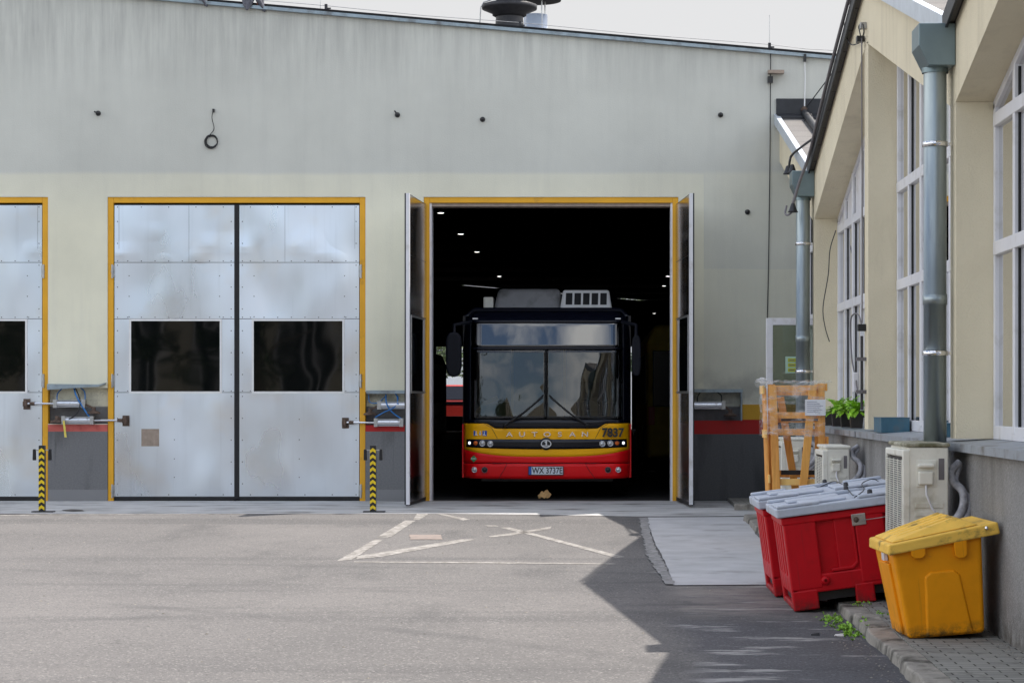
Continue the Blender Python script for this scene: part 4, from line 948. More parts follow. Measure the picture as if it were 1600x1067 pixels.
# neighbouring buses in the dark
def dark_bus(lab, x0, x1, y0, y1, body, h=2.95):
    t = thing('parked_bus', lab, 'bus', ((x0+x1)/2, y0, 0)); xc = (x0+x1)/2
    part(MB().prism([(x0, .35), (x1, .35), (x1, 2.6), (x1-.15, h), (x0+.15, h), (x0, 2.6)], y0, y1, 'y'), 'body', body, t, bevel=.08, segs=3)
    part(MB().box(x0+.12, x1-.12, y0-.012, y0+.05, 1.35, 2.45), 'rear_window', 'busblack', t, bevel=.02)
    for s in (x0, x1):
        part(MB().box(s-.012, s+.012, y0+.5, y1-.4, 1.4, 2.4), 'side_window', 'bus_side_glass', t)
        for wy in (y0+2.5, y1-2.7): part(MB().lathe([(.0001, -.12), (.48, -.13), (.48, .13), (.0001, .12)], ((x0+x1)/2+(s-xc)*.9, wy, .48), 24, 'x'), 'wheel', 'rubber', t)
    for s in (x0+.10, x1-.10): part(MB().box(s-.06, s+.06, y0-.02, y0+.02, 1.0, 1.35), 'tail_light', 'redvan', t, bevel=.01)
    return t
M['dullyellow'] = mat('dimmed_yellow_paint', (.55, .40, .03), .6, noise=.1)  # yellow dulled in its colour to stay dim in the dark hall
M['bus_side_glass'] = mat('side_glass_dark', (.02, .02, .02), .08, noise=.1)
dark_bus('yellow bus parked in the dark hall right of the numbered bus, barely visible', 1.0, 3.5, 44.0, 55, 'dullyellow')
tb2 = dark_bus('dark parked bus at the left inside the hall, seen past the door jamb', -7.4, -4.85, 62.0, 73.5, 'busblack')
# leaves on the hall floor under the bus
for i, (x, y, s) in enumerate(((849, 762, 1), (855, 759.5, 1.1), (843, 766, .6))):
    Y = 33.6; xx = X(x, Y); zz = .012; 
    lf = MB(); n = 10; lf.add([(.055*s*math.cos(t), .0, .055*s*math.sin(t)+.02*math.cos(3*t)*s) for t in lin(0, 2*math.pi*(n-1)/n, n-1)], [tuple(range(n))])
    o = lf.build('dry_leaf', 'leafdry', loc=(xx, Y, Z(y, Y))); o.rotation_euler = (R(-25), R(20*i-10), 0)
    if s < 1: o.location.z = .05
    o.modifiers.new('s', 'SOLIDIFY').thickness = .002
    o.location.z = .075*s; o.rotation_euler = (R(-35), R(20*i), 0); o.location.y = 33.45+.12*i
    tag(o, ['dry brown leaf on the threshold before the bus, middle of three', 'dry brown leaf on the threshold before the bus, rightmost', 'tiny dry leaf on the threshold before the bus, leftmost'][i], 'leaf', 'dry leaves on the garage threshold')

# ================================================================ SIDE BUILDING
XF, XG = 2.70, 2.98                     # outer face, window plane
VAL = [-4.5, 6.3, 17.0, 27.85]; SL = .25; ZV = 4.28; FD = .60
work = thing('workshop_building', 'cream workshop wing with zigzag gables, tall white windows and grey plinth', 'building', (XF, 17, 0))
w = MB(); ZS = 1.16
for (a, b) in ((-4.5, 14), (14, 27.95), (28.95, 33)):
    w.hexa([(XF+.01, a, gz(a)-.25), (3.2, a, gz(a)-.25), (3.2, b, gz(b)-.25), (XF+.01, b, gz(b)-.25), (XF+.01, a, ZS), (3.2, a, ZS), (3.2, b, ZS), (XF+.01, b, ZS)])
part(w, 'plinth_wall', 'side', work)
w = MB()
def gable(v0, v1, top1=None):
    ap = (v0+VAL[3]+10.8)/2 if v1 is None else (v0+v1)/2
    if v1 is None:
        e = 33.0; w.prism([(v0, ZV-FD), (e, ZV-FD+SL*(e-v0)), (e, ZV+SL*(e-v0)), (v0, ZV)], XF, 3.2, 'x')
    else:
        r = SL*(ap-v0)
        w.prism([(v0, ZV-FD), (ap, ZV-FD+r), (ap, ZV+r), (v0, ZV)], XF, 3.2, 'x'); w.prism([(ap, ZV-FD+r), (v1, ZV-FD), (v1, ZV), (ap, ZV+r)], XF, 3.2, 'x')
        w.box(XF, 3.2, ap-.15, ap+.15, ZS+.03, ZV-FD+r-.01)
for i in range(3): gable(VAL[i], VAL[i+1])
gable(VAL[3], None)
for v in VAL[1:]: w.box(XF+.002, 3.2, v-.13, v+.13, ZS+.03, ZV-FD+.03)
part(w, 'wall', 'side', work)
# end walls and the interior
w = MB(); w.box(3.2, 12, -4.5, -4.3, -.4, 4.2); w.box(11.8, 12, -4.3, 33, -.4, 4.2); part(w, 'end_wall', 'side', work)
w = MB(); w.box(4.6, 4.7, -4.3, 32.9, -.3, 4.1); part(w, 'inner_partition', 'curtain', work)
w = MB(); w.add([(3.2, -4.3, .2), (4.6, -4.3, .2), (4.6, 33, .2), (3.2, 33, .2)], [(0,1,2,3)]); part(w, 'inner_floor', 'hallfloor', work)
# roofs: one felt-covered gable each
def roof(v0, v1, full=True):
    ap = (v0+v1)/2; r = SL*(ap-v0); xa, xb = XF-.06, 12.2; segs = [((v0, ZV), (ap, ZV+r)), ((ap, ZV+r), (v1, ZV))] if full else [((v0, ZV), (33.0, ZV+SL*(33.0-v0)))]
    for (ya, za), (yb, zb) in segs:
        t = .07; mb = MB().hexa([(xa, ya, za+.004), (xb, ya, za+.004), (xb, yb, zb+.004), (xa, yb, zb+.004), (xa, ya, za+t), (xb, ya, za+t), (xb, yb, zb+t), (xa, yb, zb+t)])
        o = part(mb, 'roof', 'felt', work)
        cam_side = zb > za                      # slope that faces the yard camera
        tr = MB().hexa([(xa-.022, ya, za-.05), (xa-.002, ya, za-.05), (xa-.002, yb, zb-.05), (xa-.022, yb, zb-.05), (xa-.022, ya, za+t+.03), (xa+.05, ya, za+t+.03), (xa+.05, yb, zb+t+.03), (xa-.022, yb, zb+t+.03)])
        part(tr, 'verge_trim', 'white_trim' if cam_side else 'bitumen', o)
        if cam_side:
            tu = MB().tube([(xa+.42, ya+.1, za+t+.06), (xa+.42, yb-.1, zb+t+.035)], .05, 10); part(tu, 'roof_roll', 'bitumen', o)
            for k in range(4):
                f = .15+k*.24; yy_ = ya+(yb-ya)*f; zz_ = za+(zb-za)*f
                part(MB().tube([(xa+.36, yy_, zz_+t+.004), (xa+.40, yy_, zz_+t+.11), (xa+.46, yy_, zz_+t+.11), (xa+.50, yy_, zz_+t+.004)], .008, 6), 'roll_clip', 'darkmetal', o)
M['white_trim'] = mat('pale_trim', (.55, .60, .66), .4, .4, noise=.1, nscale=5)
for i in range(3): roof(VAL[i], VAL[i+1])
roof(VAL[3], 38.65, False)
# bitumen upstand where the last roof meets the garage
zt = ZV+SL*(33-VAL[3])
part(MB().box(XF-.05, 6.0, YW-.03, YW-.002, zt-.12, zt+.32).hexa([(XF-.05, YW-.35, zt-.01), (6, YW-.35, zt-.01), (6, YW-.03, zt+.075), (XF-.05, YW-.03, zt+.075), (XF-.05, YW-.35, zt+.01), (6, YW-.35, zt+.01), (6, YW-.03, zt+.10), (XF-.05, YW-.03, zt+.10)]), 'roof_upstand', 'bitumen', work)
# sills
def sill(a, b, z=ZS):
    s_ = MB().hexa([(XF-.055, a, z-.012), (XG+.03, a, z+.01), (XG+.03, b, z+.01), (XF-.055, b, z-.012), (XF-.055, a, z+.004), (XG+.03, a, z+.028), (XG+.03, b, z+.028), (XF-.055, b, z+.004)])
    s_.hexa([(XF-.058, a, z-.055), (XF-.052, a, z-.055), (XF-.052, b, z-.055), (XF-.058, b, z-.055), (XF-.058, a, z+.004), (XF-.052, a, z+.004), (XF-.052, b, z+.004), (XF-.058, b, z+.004)])
    part(s_, 'window_sill', 'sillmetal', work)
sill(6.3, 11.6); sill(11.62, 17.1); sill(17.18, 22.85); sill(22.95, 27.6)
# windows
def window(a, b, za, zb, mull, trans, pan=None, door_bay=None, grp=''):
    """a<b along the facade, head height runs za->zb"""
    fr = MB(); t = .065; x0, x1 = XG, XG+.07
    head = lambda y: za+(zb-za)*(y-a)/(b-a)
    z0 = ZS+.028
    fr.box(x0, x1, a, a+t, z0, head(a)-.02); fr.box(x0, x1, b-t, b, z0, head(b)-.02); fr.box(x0, x1, a+t, b-t, z0, z0+.10)
    fr.hexa([(x0, a, head(a)-.07), (x1, a, head(a)-.07), (x1, b, head(b)-.07), (x0, b, head(b)-.07), (x0, a, head(a)+.0), (x1, a, head(a)+.0), (x1, b, head(b)), (x0, b, head(b))])
    for zt_ in trans: fr.box(x0-.006, x1, a+.02, b-.02, zt_-.05, zt_+.05)
    for k, ym in enumerate(mull): fr.box(x0-.003 if k % 3 else x0-.008, x1, ym-(.035 if k % 3 else .05), ym+(.035 if k % 3 else .05), z0+.05, head(ym)-.03)
    # opening casements in the lowest row
    for k in range(len(mull)-1):
        if k % 3 == 1:
            c0, c1, d0, d1 = mull[k]+.05, mull[k+1]-.05, z0+.12, trans[0]-.06
            for q in ((c0, c0+.06, d0, d1), (c1-.06, c1, d0, d1), (c0+.06, c1-.06, d0, d0+.06), (c0+.06, c1-.06, d1-.06, d1)): fr.box(x0-.018, x0+.05, *q)
            fr.box(x0-.045, x0-.018, c0+.018, c0+.04, (d0+d1)/2-.06, (d0+d1)/2+.06)
    o = part(fr, 'window', 'white_pvc', work, bevel=.004, segs=1)
    pn = MB().add([(x0+.032, a+.03, z0+.03), (x0+.032, b-.03, z0+.03), (x0+.032, b-.03, head(b)-.04), (x0+.032, a+.03, head(a)-.04)], [(0,1,2,3)])
    part(pn, 'window_pane', 'glass', o)
    part(MB().box(x0+.10, x0+.115, a+.02, b-.02, z0, z0+.3).add([(x0+.11, a+.02, z0+.3), (x0+.11, b-.02, z0+.3), (x0+.11, b-.02, head(b)-.03), (x0+.11, a+.02, head(a)-.03)], [(0,1,2,3)]), 'roller_blind', 'blind', o)
    # dark rubber gaskets beside the mullions, as real strips
    gk = MB()
    for ym in list(mull)+[a+t]:
        w_ = .05 if ym in mull else 0
        gk.box(x0+.022, x0+.031, ym+w_, ym+w_+.014, z0+.1, head(ym)-.08)
        if ym in mull: gk.box(x0+.022, x0+.031, ym-w_-.014, ym-w_, z0+.1, head(ym)-.08)
    part(gk, 'gasket', 'rubber', o)
    if pan:
        part(MB().add([(x0+.026, a+.03, pan), (x0+.026, b-.03, pan), (x0+.026, b-.03, head(b)-.06), (x0+.026, a+.03, head(a)-.06)], [(0,1,2,3)]), 'infill_panel', 'white_pvc', o)
    return o
T1, T2 = CH+1.13, CH+2.09
hv = lambda y, v0, v1: ZV-FD+SL*min(abs(y-v0), abs(y-v1))
def mulls(a, b, n=6): return lin(a, b, n)[1:-1]
window(17.13, 22.27, hv(17.13, 17, 27.85), hv(22.27, 17, 27.85), [22.27-.83*k for k in (1, 2, 3, 4, 5)][::-1], [T1, T2])
window(22.59, 27.72, hv(22.43, 17, 27.85), hv(27.72, 17, 27.85), [27.72-.82*k for k in (1, 2, 3, 4, 5)][::-1], [T1, T2], pan=T2+.05)
window(11.81, 16.87, hv(11.65, 6.3, 17), hv(16.87, 6.3, 17), [16.87-.83*k for k in (1, 2, 3, 4, 5)][::-1], [T1, T2])
window(6.43, 11.49, hv(6.43, 6.3, 17), hv(11.65, 6.3, 17), mulls(6.43, 11.48), [T1, T2])
window(29.0, 32.98, 1.0*(ZV-FD+SL*1.15), ZV-FD+SL*5.13, mulls(29.0, 32.98, 5), [T1, T2])
window(-3.8, .75, ZV-FD+SL*.7, ZV-FD+SL*5.2, mulls(-3.8, .75), [T1, T2])
window(1.05, 6.17, ZV-FD+SL*5.2, ZV-FD+SL*.13, mulls(1.05, 6.17), [T1, T2])
# tinted glass transom above the doorway
part(MB().box(XG, XG+.07, 27.98, 28.95, 2.55, 3.7), 'door_transom', 'white_pvc', work)
# open glazed door, standing out from the wall
DY = 28.85; dl = X(1197, DY); dtop = Z(497, DY)
d = MB(); y0, y1 = DY-.03, DY+.03; b0 = .03
d.box(dl, dl+.085, y0, y1, b0, dtop); d.box(XG-.09, XG-.005, y0, y1, b0, dtop); d.box(dl+.085, XG-.09, y0, y1, dtop-.09, dtop); d.box(dl+.085, XG-.09, y0, y1, b0, b0+.10); d.box(dl+.085, XG-.09, y0, y1, .80, .88)
do = part(d, 'glazed_door', 'white_pvc', work, bevel=.005); do['label'] = 'white door standing open, with glass'
part(MB().box(dl+.085, XG-.09, DY-.008, DY+.008, .88, dtop-.09), 'door_pane', 'glass', do)
part(MB().box(dl+.085, XG-.09, DY-.008, DY+.008, b0+.1, .80), 'door_panel', 'white_pvc', do)
part(MB().box(dl+.03, dl+.05, y0-.05, y0, Z(660, DY), Z(650, DY)).box(dl-.05, dl+.05, y0-.06, y0-.04, Z(659, DY), Z(655, DY)), 'door_handle', 'white_pvc', do, bevel=.004)
sg = MB().box(X(1227, DY), X(1246, DY), DY-.016, DY-.009, Z(583, DY), Z(557, DY)); sgo = tag(sg.build('notice_sign', 'signpale'), 'pale green notice with yellow blocks on the glass of the open white door', 'sign')
for k in range(3):
    yy_ = 560+k*7.6; MB().box(X(1231, DY), X(1243, DY), DY-.019, DY-.0165, Z(yy_+5.5, DY), Z(yy_, DY)).build('notice_block', 'signyellow', sgo)
    MB().box(X(1233, DY), X(1241, DY), DY-.021, DY-.0195, Z(yy_+3.4, DY), Z(yy_+2.2, DY)).build('notice_line', 'ink', sgo)

# downpipes with hopper heads
def downpipe(v, lab):
    t = thing('downpipe', lab, 'drainpipe', (2.572, v+.05, gz(v)+PAVE), group='zinc downpipes with hopper heads')
    h = MB(); xo = .128; prof = [(XF-.275-2.572+0, 4.29), (xo, 4.29), (xo, 3.97), (-.065, 3.97), (-.147, 4.12)]
    prof = [(-.15, 4.30), (.125, 4.30), (.125, 3.985), (-.075, 3.985), (-.15, 4.135)]
    z0 = gz(v)+PAVE
    h.prism([(a, b-z0) for a, b in prof], -.19, .19, 'y'); h.build('hopper_head', 'hopper', t, bevel=.006)
    MB().lathe([(.10, 3.95-z0), (.10, 3.99-z0)], n=24).build('hopper_outlet', 'hopper', t)
    MB().lathe([(.087, -.02), (.087, 2.2-z0), (.092, 2.2-z0), (.092, 2.28-z0), (.087, 2.28-z0), (.087, 3.985-z0)], n=32).build('pipe', 'pipe', t)
    for zc in (CH+(VY-226)/F*17.05, CH+(VY-552)/F*17.05):
        MB().lathe([(.088, zc-z0-.018), (.096, zc-z0-.018), (.096, zc-z0+.018), (.088, zc-z0+.018)], n=28).box(.09, .135, -.02, .02, zc-z0-.012, zc-z0+.012).build('clamp', 'chrome', t)
    return t
downpipe(17.0, 'large zinc downpipe with angular hopper head beside the nearer window'); downpipe(27.85, 'smaller looking zinc downpipe with hopper head by the open white door')
downpipe(6.3, 'zinc downpipe nearest the camera, outside the photograph')

# ---------------------------------------------------------------- cables on the side building
def cable_thing(name, lab, cat, pts, r, m, extra=None):
    t = thing(name, lab, cat, tuple(pts[0])); part(wig(pts, r), 'cable', m, t)
    if extra: extra(t)
    return t
yv = lambda y: ZV+SL*min(abs(y-17.0), abs(27.85-y))
def bell(t, x, y, z): part(MB().lathe([(.012, .075), (.024, .065), (.052, -.02), (.062, -.028), (.062, -.04), (.0001, -.035)], (x, y, z), 20), 'bell_cap', 'black', t)
P0 = [(XF-.10, 22.6, yv(22.6)+.12), (XF-.11, 24.5, yv(24.5)+.09), (XF-.11, 26.2, yv(26.2)+.06), (XF-.11, 27.3, yv(27.3)+.02), (2.50, 27.55, 4.15), (2.43, 27.6, 3.99)]
def ex1(t):
    bell(t, X(1239, 27.6), 27.6, Z(327, 27.6)); part(wig([wp(1239, 330, 27.6), wp(1232, 336, 27.6), wp(1227, 334, 27.7), wp(1229, 322, 27.8)], .012), 'pigtail', 'cablegrey', t)
cable_thing('overhead_cable', 'thick grey cable running down the gable verge to a black bell cap', 'cable', P0[:-1]+[wp(1239, 318, 27.6)], .020, 'cablegrey', ex1)
def ex2(t):
    bell(t, X(1231, 29.5), 29.5, Z(268, 29.5)); bell(t, X(1238, 29.3), 29.3, Z(266, 29.3))
cable_thing('drop_cable', 'black cable crossing the far roof to two bell caps above the far hopper', 'cable', [wp(1283, 208, 27.5), wp(1255, 228, 28.5), wp(1238, 242, 29.4), wp(1234, 252, 29.4), wp(1233, 264, 29.4)], .016, 'cable', ex2)
# long thin wire on the garage facade
def ex3(t):
    part(MB().box(X(1199), X(1224), YW-.16, YW-.02, Z(117), Z(112)), 'arm', 'panelbare', t); part(MB().box(X(1199), X(1207), YW-.10, YW-.02, Z(131), Z(121)), 'junction_box', 'black', t)
cable_thing('facade_wire', 'thin black wire hanging straight down the garage facade from a small arm', 'wire', [wp(1204, 82, YW-.03), wp(1204, 120, YW-.04), wp(1203, 250, YW-.02), wp(1201, 400, YW-.025), wp(1199, 500, YW-.02)], .007, 'cable', ex3)
def ex4(t):
    part(wig([wp(1257, 172, YW-.04), wp(1285, 135, YW-.3), wp(1313, 97, YW-.6)], .008), 'stay_wire', 'cable', t); part(MB().ball(wp(1257, 171, YW-.05), .045, .03, .045).box(X(1251), X(1259), YW-.07, YW, Z(174), Z(170)), 'anchor', 'rust', t)
    part(MB().box(X(1255), X(1259), YW-.09, YW-.02, Z(98), Z(86)), 'insulator', 'black', t)
cable_thing('white_wire', 'pale wire dropping from the roof edge to an anchor on the garage wall', 'wire', [wp(1257, 88, YW-.05), wp(1258, 120, YW-.04), wp(1257, 170, YW-.04)], .010, 'white', ex4)
cable_thing('loose_wire', 'thin loose wire curling down the far cream pier', 'wire', [wp(1306, 360, 27.6), wp(1297, 390, 27.6), wp(1294, 430, 27.6), wp(1286, 480, 27.6), wp(1289, 510, 27.6), wp(1296, 534, 27.6)], .006, 'cable')
# camera pole with loop cable in front of the far window
XP = 2.66
def pp_(x, y): Y = F*XP/(x-VX); return (XP, Y, Z(y, Y))
t = thing('antenna_mast', 'slim mast with looped cable fixed to the middle pier above the ferns', 'antenna', pp_(1346, 640))
part(MB().tube([pp_(1346.5, 640), pp_(1346.5, 560), pp_(1346.5, 525)], .014, 8), 'mast', 'darkmetal', t)
part(MB().tube([pp_(1347, 505), pp_(1347, 300), pp_(1346.5, 60)], .007, 6), 'feed_wire', 'cablegrey', t)
c = Vector(pp_(1346.5, 512)); part(MB().box(c.x-.04, c.x+.04, c.y-.05, c.y+.05, c.z-.035, c.z+.035), 'junction_box', 'black', t, bevel=.006)
part(wig([pp_(1346, 508), pp_(1342, 493), pp_(1334, 491), pp_(1329, 505), pp_(1331, 560), pp_(1337, 590), pp_(1338, 600), pp_(1341, 612), pp_(1348, 612)], .008), 'loop_cable', 'cablegrey', t)
for yy_ in (561, 612): c = Vector(pp_(1347, yy_)); part(MB().box(c.x-.06, XF+.02, c.y-.03, c.y+.03, c.z-.018, c.z+.018), 'clip', 'cablegrey', t)
c = Vector(pp_(1337, 597)); part(MB().box(c.x-.03, c.x+.03, c.y-.04, c.y+.04, c.z-.1, c.z+.1), 'plug', 'white_pvc', t, bevel=.01)
t = thing('cable_bracket', 'metal bracket with small black box and looped cable high on the middle pier', 'bracket', pp_(1344, 50))
c = Vector(pp_(1345, 62)); part(MB().box(c.x-.045, c.x+.03, c.y-.05, c.y+.05, c.z-.03, c.z+.03), 'junction_box', 'black', t, bevel=.006)
c = Vector(pp_(1347, 41)); part(MB().box(c.x-.02, XF, c.y-.05, c.y+.05, c.z-.03, c.z+.03), 'arm', 'steel', t)
part(wig([pp_(1345, 58), pp_(1342, 42), pp_(1348, 38), pp_(1350, 50), pp_(1347, 60)], .007), 'loop_cable', 'cable', t)
part(wig([pp_(1342, 68), pp_(1330, 70), pp_(1322, 55), pp_(1319, 25), pp_(1330, 0), pp_(1336, -20)], .006), 'long_cable', 'cable', t)

# ---------------------------------------------------------------- AC units
def ac_unit(lab, x0, Y0, ztp, wdt, lng, hgt, moss=True):
    """outdoor unit: near (narrow) side faces the camera, fan grille faces the yard"""
    z0 = gz(Y0)+PAVE; t = thing('air_conditioner', lab, 'air conditioner', (x0+wdt/2, Y0+lng/2, z0), group='outdoor air conditioning units at the workshop wall')
    zb = ztp-hgt; ox, oy = -wdt/2, -lng/2
    T = lambda mb, n, m, **k: mb.build(n, m, t, **k)
    body = MB().box(ox+.03, ox+wdt, oy, oy+lng, zb-z0, ztp-z0-.03); bo = T(body, 'housing', 'acwhite', bevel=.012)
    T(MB().box(ox-.012, ox+.045, oy-.004, oy+.035, zb-z0+.01, ztp-z0-.05).box(ox-.012, ox+.045, oy+lng-.035, oy+lng+.004, zb-z0+.01, ztp-z0-.05).box(ox-.012, ox+.045, oy+.035, oy+lng-.035, ztp-z0-.10, ztp-z0-.05), 'front_frame', 'acwhite', bevel=.01)
    T(MB().box(ox+.01, ox+wdt+.012, oy-.012, oy+lng+.012, ztp-z0-.03, ztp-z0), 'top_cover', 'acmoss' if moss else 'acwhite', bevel=.012)
    gr_ = MB()
    zz = zb-z0+.06
    while zz < ztp-z0-.12: gr_.box(ox-.012, ox-.004, oy+.05, oy+lng-.05, zz, zz+.006); zz += .016
    for k in range(5): yy_ = oy+.05+(lng-.10)*k/4; gr_.box(ox-.016, ox-.010, yy_-.004, yy_+.004, zb-z0+.06, ztp-z0-.12)
    T(gr_, 'grille', 'acwhite')
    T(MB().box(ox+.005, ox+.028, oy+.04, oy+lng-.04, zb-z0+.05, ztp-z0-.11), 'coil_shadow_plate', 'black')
    # service panel on the camera side
    sc = wdt/.31
    cz = ztp-z0-.06
    rp2 = MB()
    for k in range(6):
        za = zb-z0+hgt*.52-k*.06*sc; x_in = ox+.075*sc; x_out = ox+wdt-.035*sc
        rp2.box(x_in, x_out, oy-.007, oy-.0005, za-.036*sc, za)
    T(rp2, 'panel_ribs', 'acwhite', bevel=.006)
    T(MB().box(ox+.085*sc, ox+.225*sc, oy-.006, oy-.0005, cz-.25*sc, cz-.06*sc), 'service_recess', 'acwhite', bevel=.005)
    T(MB().box(ox+.095*sc, ox+.2*sc, oy-.035, oy-.006, cz-.235*sc, cz-.14*sc), 'service_cover', 'acwhite', bevel=.012)
    T(MB().box(ox+.092*sc, ox+.205*sc, oy-.05, oy-.006, cz-.115*sc, cz-.085*sc), 'handle', 'acwhite', bevel=.012)
    T(MB().box(ox+.24*sc, ox+.28*sc, oy-.003, oy-.0005, cz-.20*sc, cz-.05*sc), 'rating_plate', 'cablegrey')
    q = MB().tube([(ox+.15*sc, oy-.02, cz-.23*sc), (ox+.15*sc, oy-.03, cz-.30*sc), (ox+.19*sc, oy-.035, cz-.40*sc), (ox+.26*sc, oy-.03, cz-.47*sc), (ox+.34*sc, oy-.0, cz-.46*sc)], .008, 8)
    T(q, 'power_cable', 'white_pvc')
    ft = MB()
    for yy_ in (oy+.12, oy+lng-.16): ft.box(ox+.03, ox+wdt+.1, yy_, yy_+.04, zb-z0-.04, zb-z0).box(ox+.04, ox+.08, yy_, yy_+.04, 0, zb-z0-.04).box(ox+wdt-.02, ox+wdt+.02, yy_, yy_+.04, 0, zb-z0-.04)
    T(ft, 'stand', 'darkmetal')
    k_ = wdt/.31; xr = ox+wdt
    for dx, dz, dr in ((0, 0, .030), (.045, -.05, .024)):
        T(wig([(xr-.06, oy-.04, zb-z0+.24*k_+dz), (xr+.03, oy-.05, zb-z0+.32*k_+dz), (xr+.10+dx*.8, oy-.02, zb-z0+.42*k_+dz), (xr+.105+dx, oy+.02, zb-z0+.53*k_+dz), (xr+.04+dx, oy+.05, zb-z0+.60*k_+dz), (xr+.035+dx*.6, oy+.09, zb-z0+.67*k_+dz), (xr+.10, oy+.13, zb-z0+.73*k_+dz*.5)], dr*k_, 12), 'insulated_pipe', 'insul')
    return t
ac_unit('large cream outdoor unit with mossy lid between the yellow bin and the red bins', X(1413, 16.3), 16.3, Z(692, 16.3), .32, .97, .90)
ac_unit('small white outdoor unit standing behind the red bins beside the wooden crate', X(1287, 22.6), 22.6, Z(696, 22.6), .26, .80, .62, False)
ac_unit('white outdoor unit seen through the lower half of the wooden crate', X(1222, 26.6), 26.6, Z(684, 26.6), .30, .80, .62, False)

# ---------------------------------------------------------------- red bins
def red_bin(lab, xl, Y0, W=1.08, D=.98, H=.83, tilt=7.6, grp='red pallet bins with grey lids'):
    z0 = gz(Y0)+.005
    t = thing('red_bin', lab, 'bin', (xl, Y0, z0), (0, -R(tilt), 0), grp)
    Hb = H-.10; B = lambda mb, n, m='binred', p=t, **k: mb.build(n, m, p, **k)
    b = MB(); leg = .20; ft = .155
    tp = .022                                                    # slight outward taper
    b.hexa([(.05, .05, ft), (W-.05, .05, ft), (W-.05, D-.05, ft), (.05, D-.05, ft), (.03, .03, Hb), (W-.03, .03, Hb), (W-.03, D-.03, Hb), (.03, D-.03, Hb)])
    b.box(0, W, 0, D, ft-.03, ft+.11)                            # lower rail
    b.box(-.012, W+.012, -.012, D+.012, Hb-.06, Hb)
    posts = [(0, leg), (W*.5-.15, W*.5+.12), (W-leg, W)]
    for (a, c) in ((0, .25), (.55, .78), (W-.20, W)): b.box(a, c, -.004, .06, ft, Hb-.01)
    for (a, c) in ((0, .20), (.49, .64), (W-.16, W)): b.box(a, c, -.003, .06, 0, ft)
    for (a, c) in posts: b.box(a, c, .02, .06, ft, Hb-.01).box(a, c, D-.06, D+.002, 0, Hb-.01)
    for (a, c) in ((0, .13), (.27, .36), (D*.5, D*.5+.09), (D-.32, D-.23), (D-.13, D)): b.box(-.002, .055, a, c, 0 if (a == 0 or c == D) else ft-.02, Hb-.01).box(W-.055, W+.002, a, c, 0 if (a == 0 or c == D) else ft-.02, Hb-.01)
    for x_ in (.0, W-.16): b.box(x_, x_+.16, 0, D, 0, .05)
    B(b, 'body', bevel=.012, segs=2)
    B(MB().box(.03, W-.03, .06, D-.06, .055, ft-.035), 'underside', 'black')
    B(MB().prism([(.33, ft+.115), (.50, ft+.115), (.545, ft+.16), (.545, ft+.50), (.525, ft+.50), (.525, ft+.17), (.49, ft+.14), (.33, ft+.14)], -.0, .045, 'y'), 'rib', bevel=.006)
    B(MB().lathe([(.012, -.025), (.03, -.025), (.035, .0), (.035, .05)], (.27, -.004, ft+.055), 16, 'y').add([], []), 'drain_plug', 'binred')
    for s in (0, 1):
        hh = MB(); hh.tube([(.16+s*0, 0, 0)]*2, .001, 3) if False else None
    # lid
    l = MB(); z1, z2 = Hb+.004, H-.026
    l.box(-.045, W+.045, -.045, D+.045, z1, z2)
    lo = B(l, 'lid', 'lidgrey', bevel=.012)
    r = MB()
    r.box(-.035, .30, -.035, .05, z2+.001, H).box(-.035, .03, .12, D*.55, z2+.001, H-.005).box(.16, .52, .07, .42, z2+.001, z2+.022).box(.60, .88, -.035, .04, z2+.001, H+.002)
    r.box(W-.34, W+.03, -.035, .05, z2+.001, H-.006).box(-.03, .28, D-.05, D+.035, z2+.001, H).box(.40, .72, D-.06, D+.03, z2+.001, H+.004).box(W-.30, W+.03, D-.05, D+.035, z2+.001, H)
    r.box(.62, 1.0, .16, .75, z2+.001, z2+.02).box(.1, .52, .52, .86, z2+.001, z2+.02)
    B(r, 'lid_rib', 'lidgrey', lo, bevel=.010)
    for (x_, y_) in ((.70, .01), (.62, D-.03)): MB().lathe([(.0001, .035), (.018, .03), (.022, 0)], (x_, y_, H), 12).build('lid_latch', 'darkmetal', lo)
    return t
# near bin sits with its left feet down in the yard, right side up on the pavement
nb = red_bin('nearer red plastic bin with grey lid and metal lock plate, tilted against the kerb', 1.545, 17.45)
fb = red_bin('farther red plastic bin with grey lid, tilted, mostly behind the nearer red bin', 1.49, 18.62)
MB().box(.53, .64, -.014, -.005, .60, .69).build('lock_plate', 'steel', nb, bevel=.004)
MB().lathe([(.0001, -.03), (.018, -.028), (.022, 0)], (.565, -.012, .645), 14, 'y').build('lock', 'rust', nb)
wig([(.61, -.02, .635), (.80, -.03, .64), (1.06, -.03, .665)], .0035, 5).build('tether', 'steel', nb)
t = thing('tie_wire', 'thin dark wire lying across the grey lids of the red bins', 'wire', (2.0, 17.6, .8))
part(wig([wp(1335, 777, 17.45), wp(1350, 765, 17.6), wp(1347, 755, 18.4), wp(1365, 748, 19.0), (X(1378, 19.3), 19.3, Z(757, 19.3))], .004, 5), 'strand', 'cable', t)
part(wig([wp(1282, 760, 19.5), wp(1303, 752, 19.5), wp(1318, 758, 19.0), wp(1333, 774, 17.5)], .004, 5), 'strand', 'cable', t)

# ---------------------------------------------------------------- yellow grit bin
Yy = 15.0; zy = gz(Yy)+PAVE
gb = thing('grit_bin', 'dirty yellow plastic grit bin with faded hinged lid on the pavers by the grey plinth', 'bin', (X(1427, Yy), Yy, zy), (0, -R(4.5), R(2)))
D = .74
b = MB()
def gp(x, y, z): return (x, y, z)
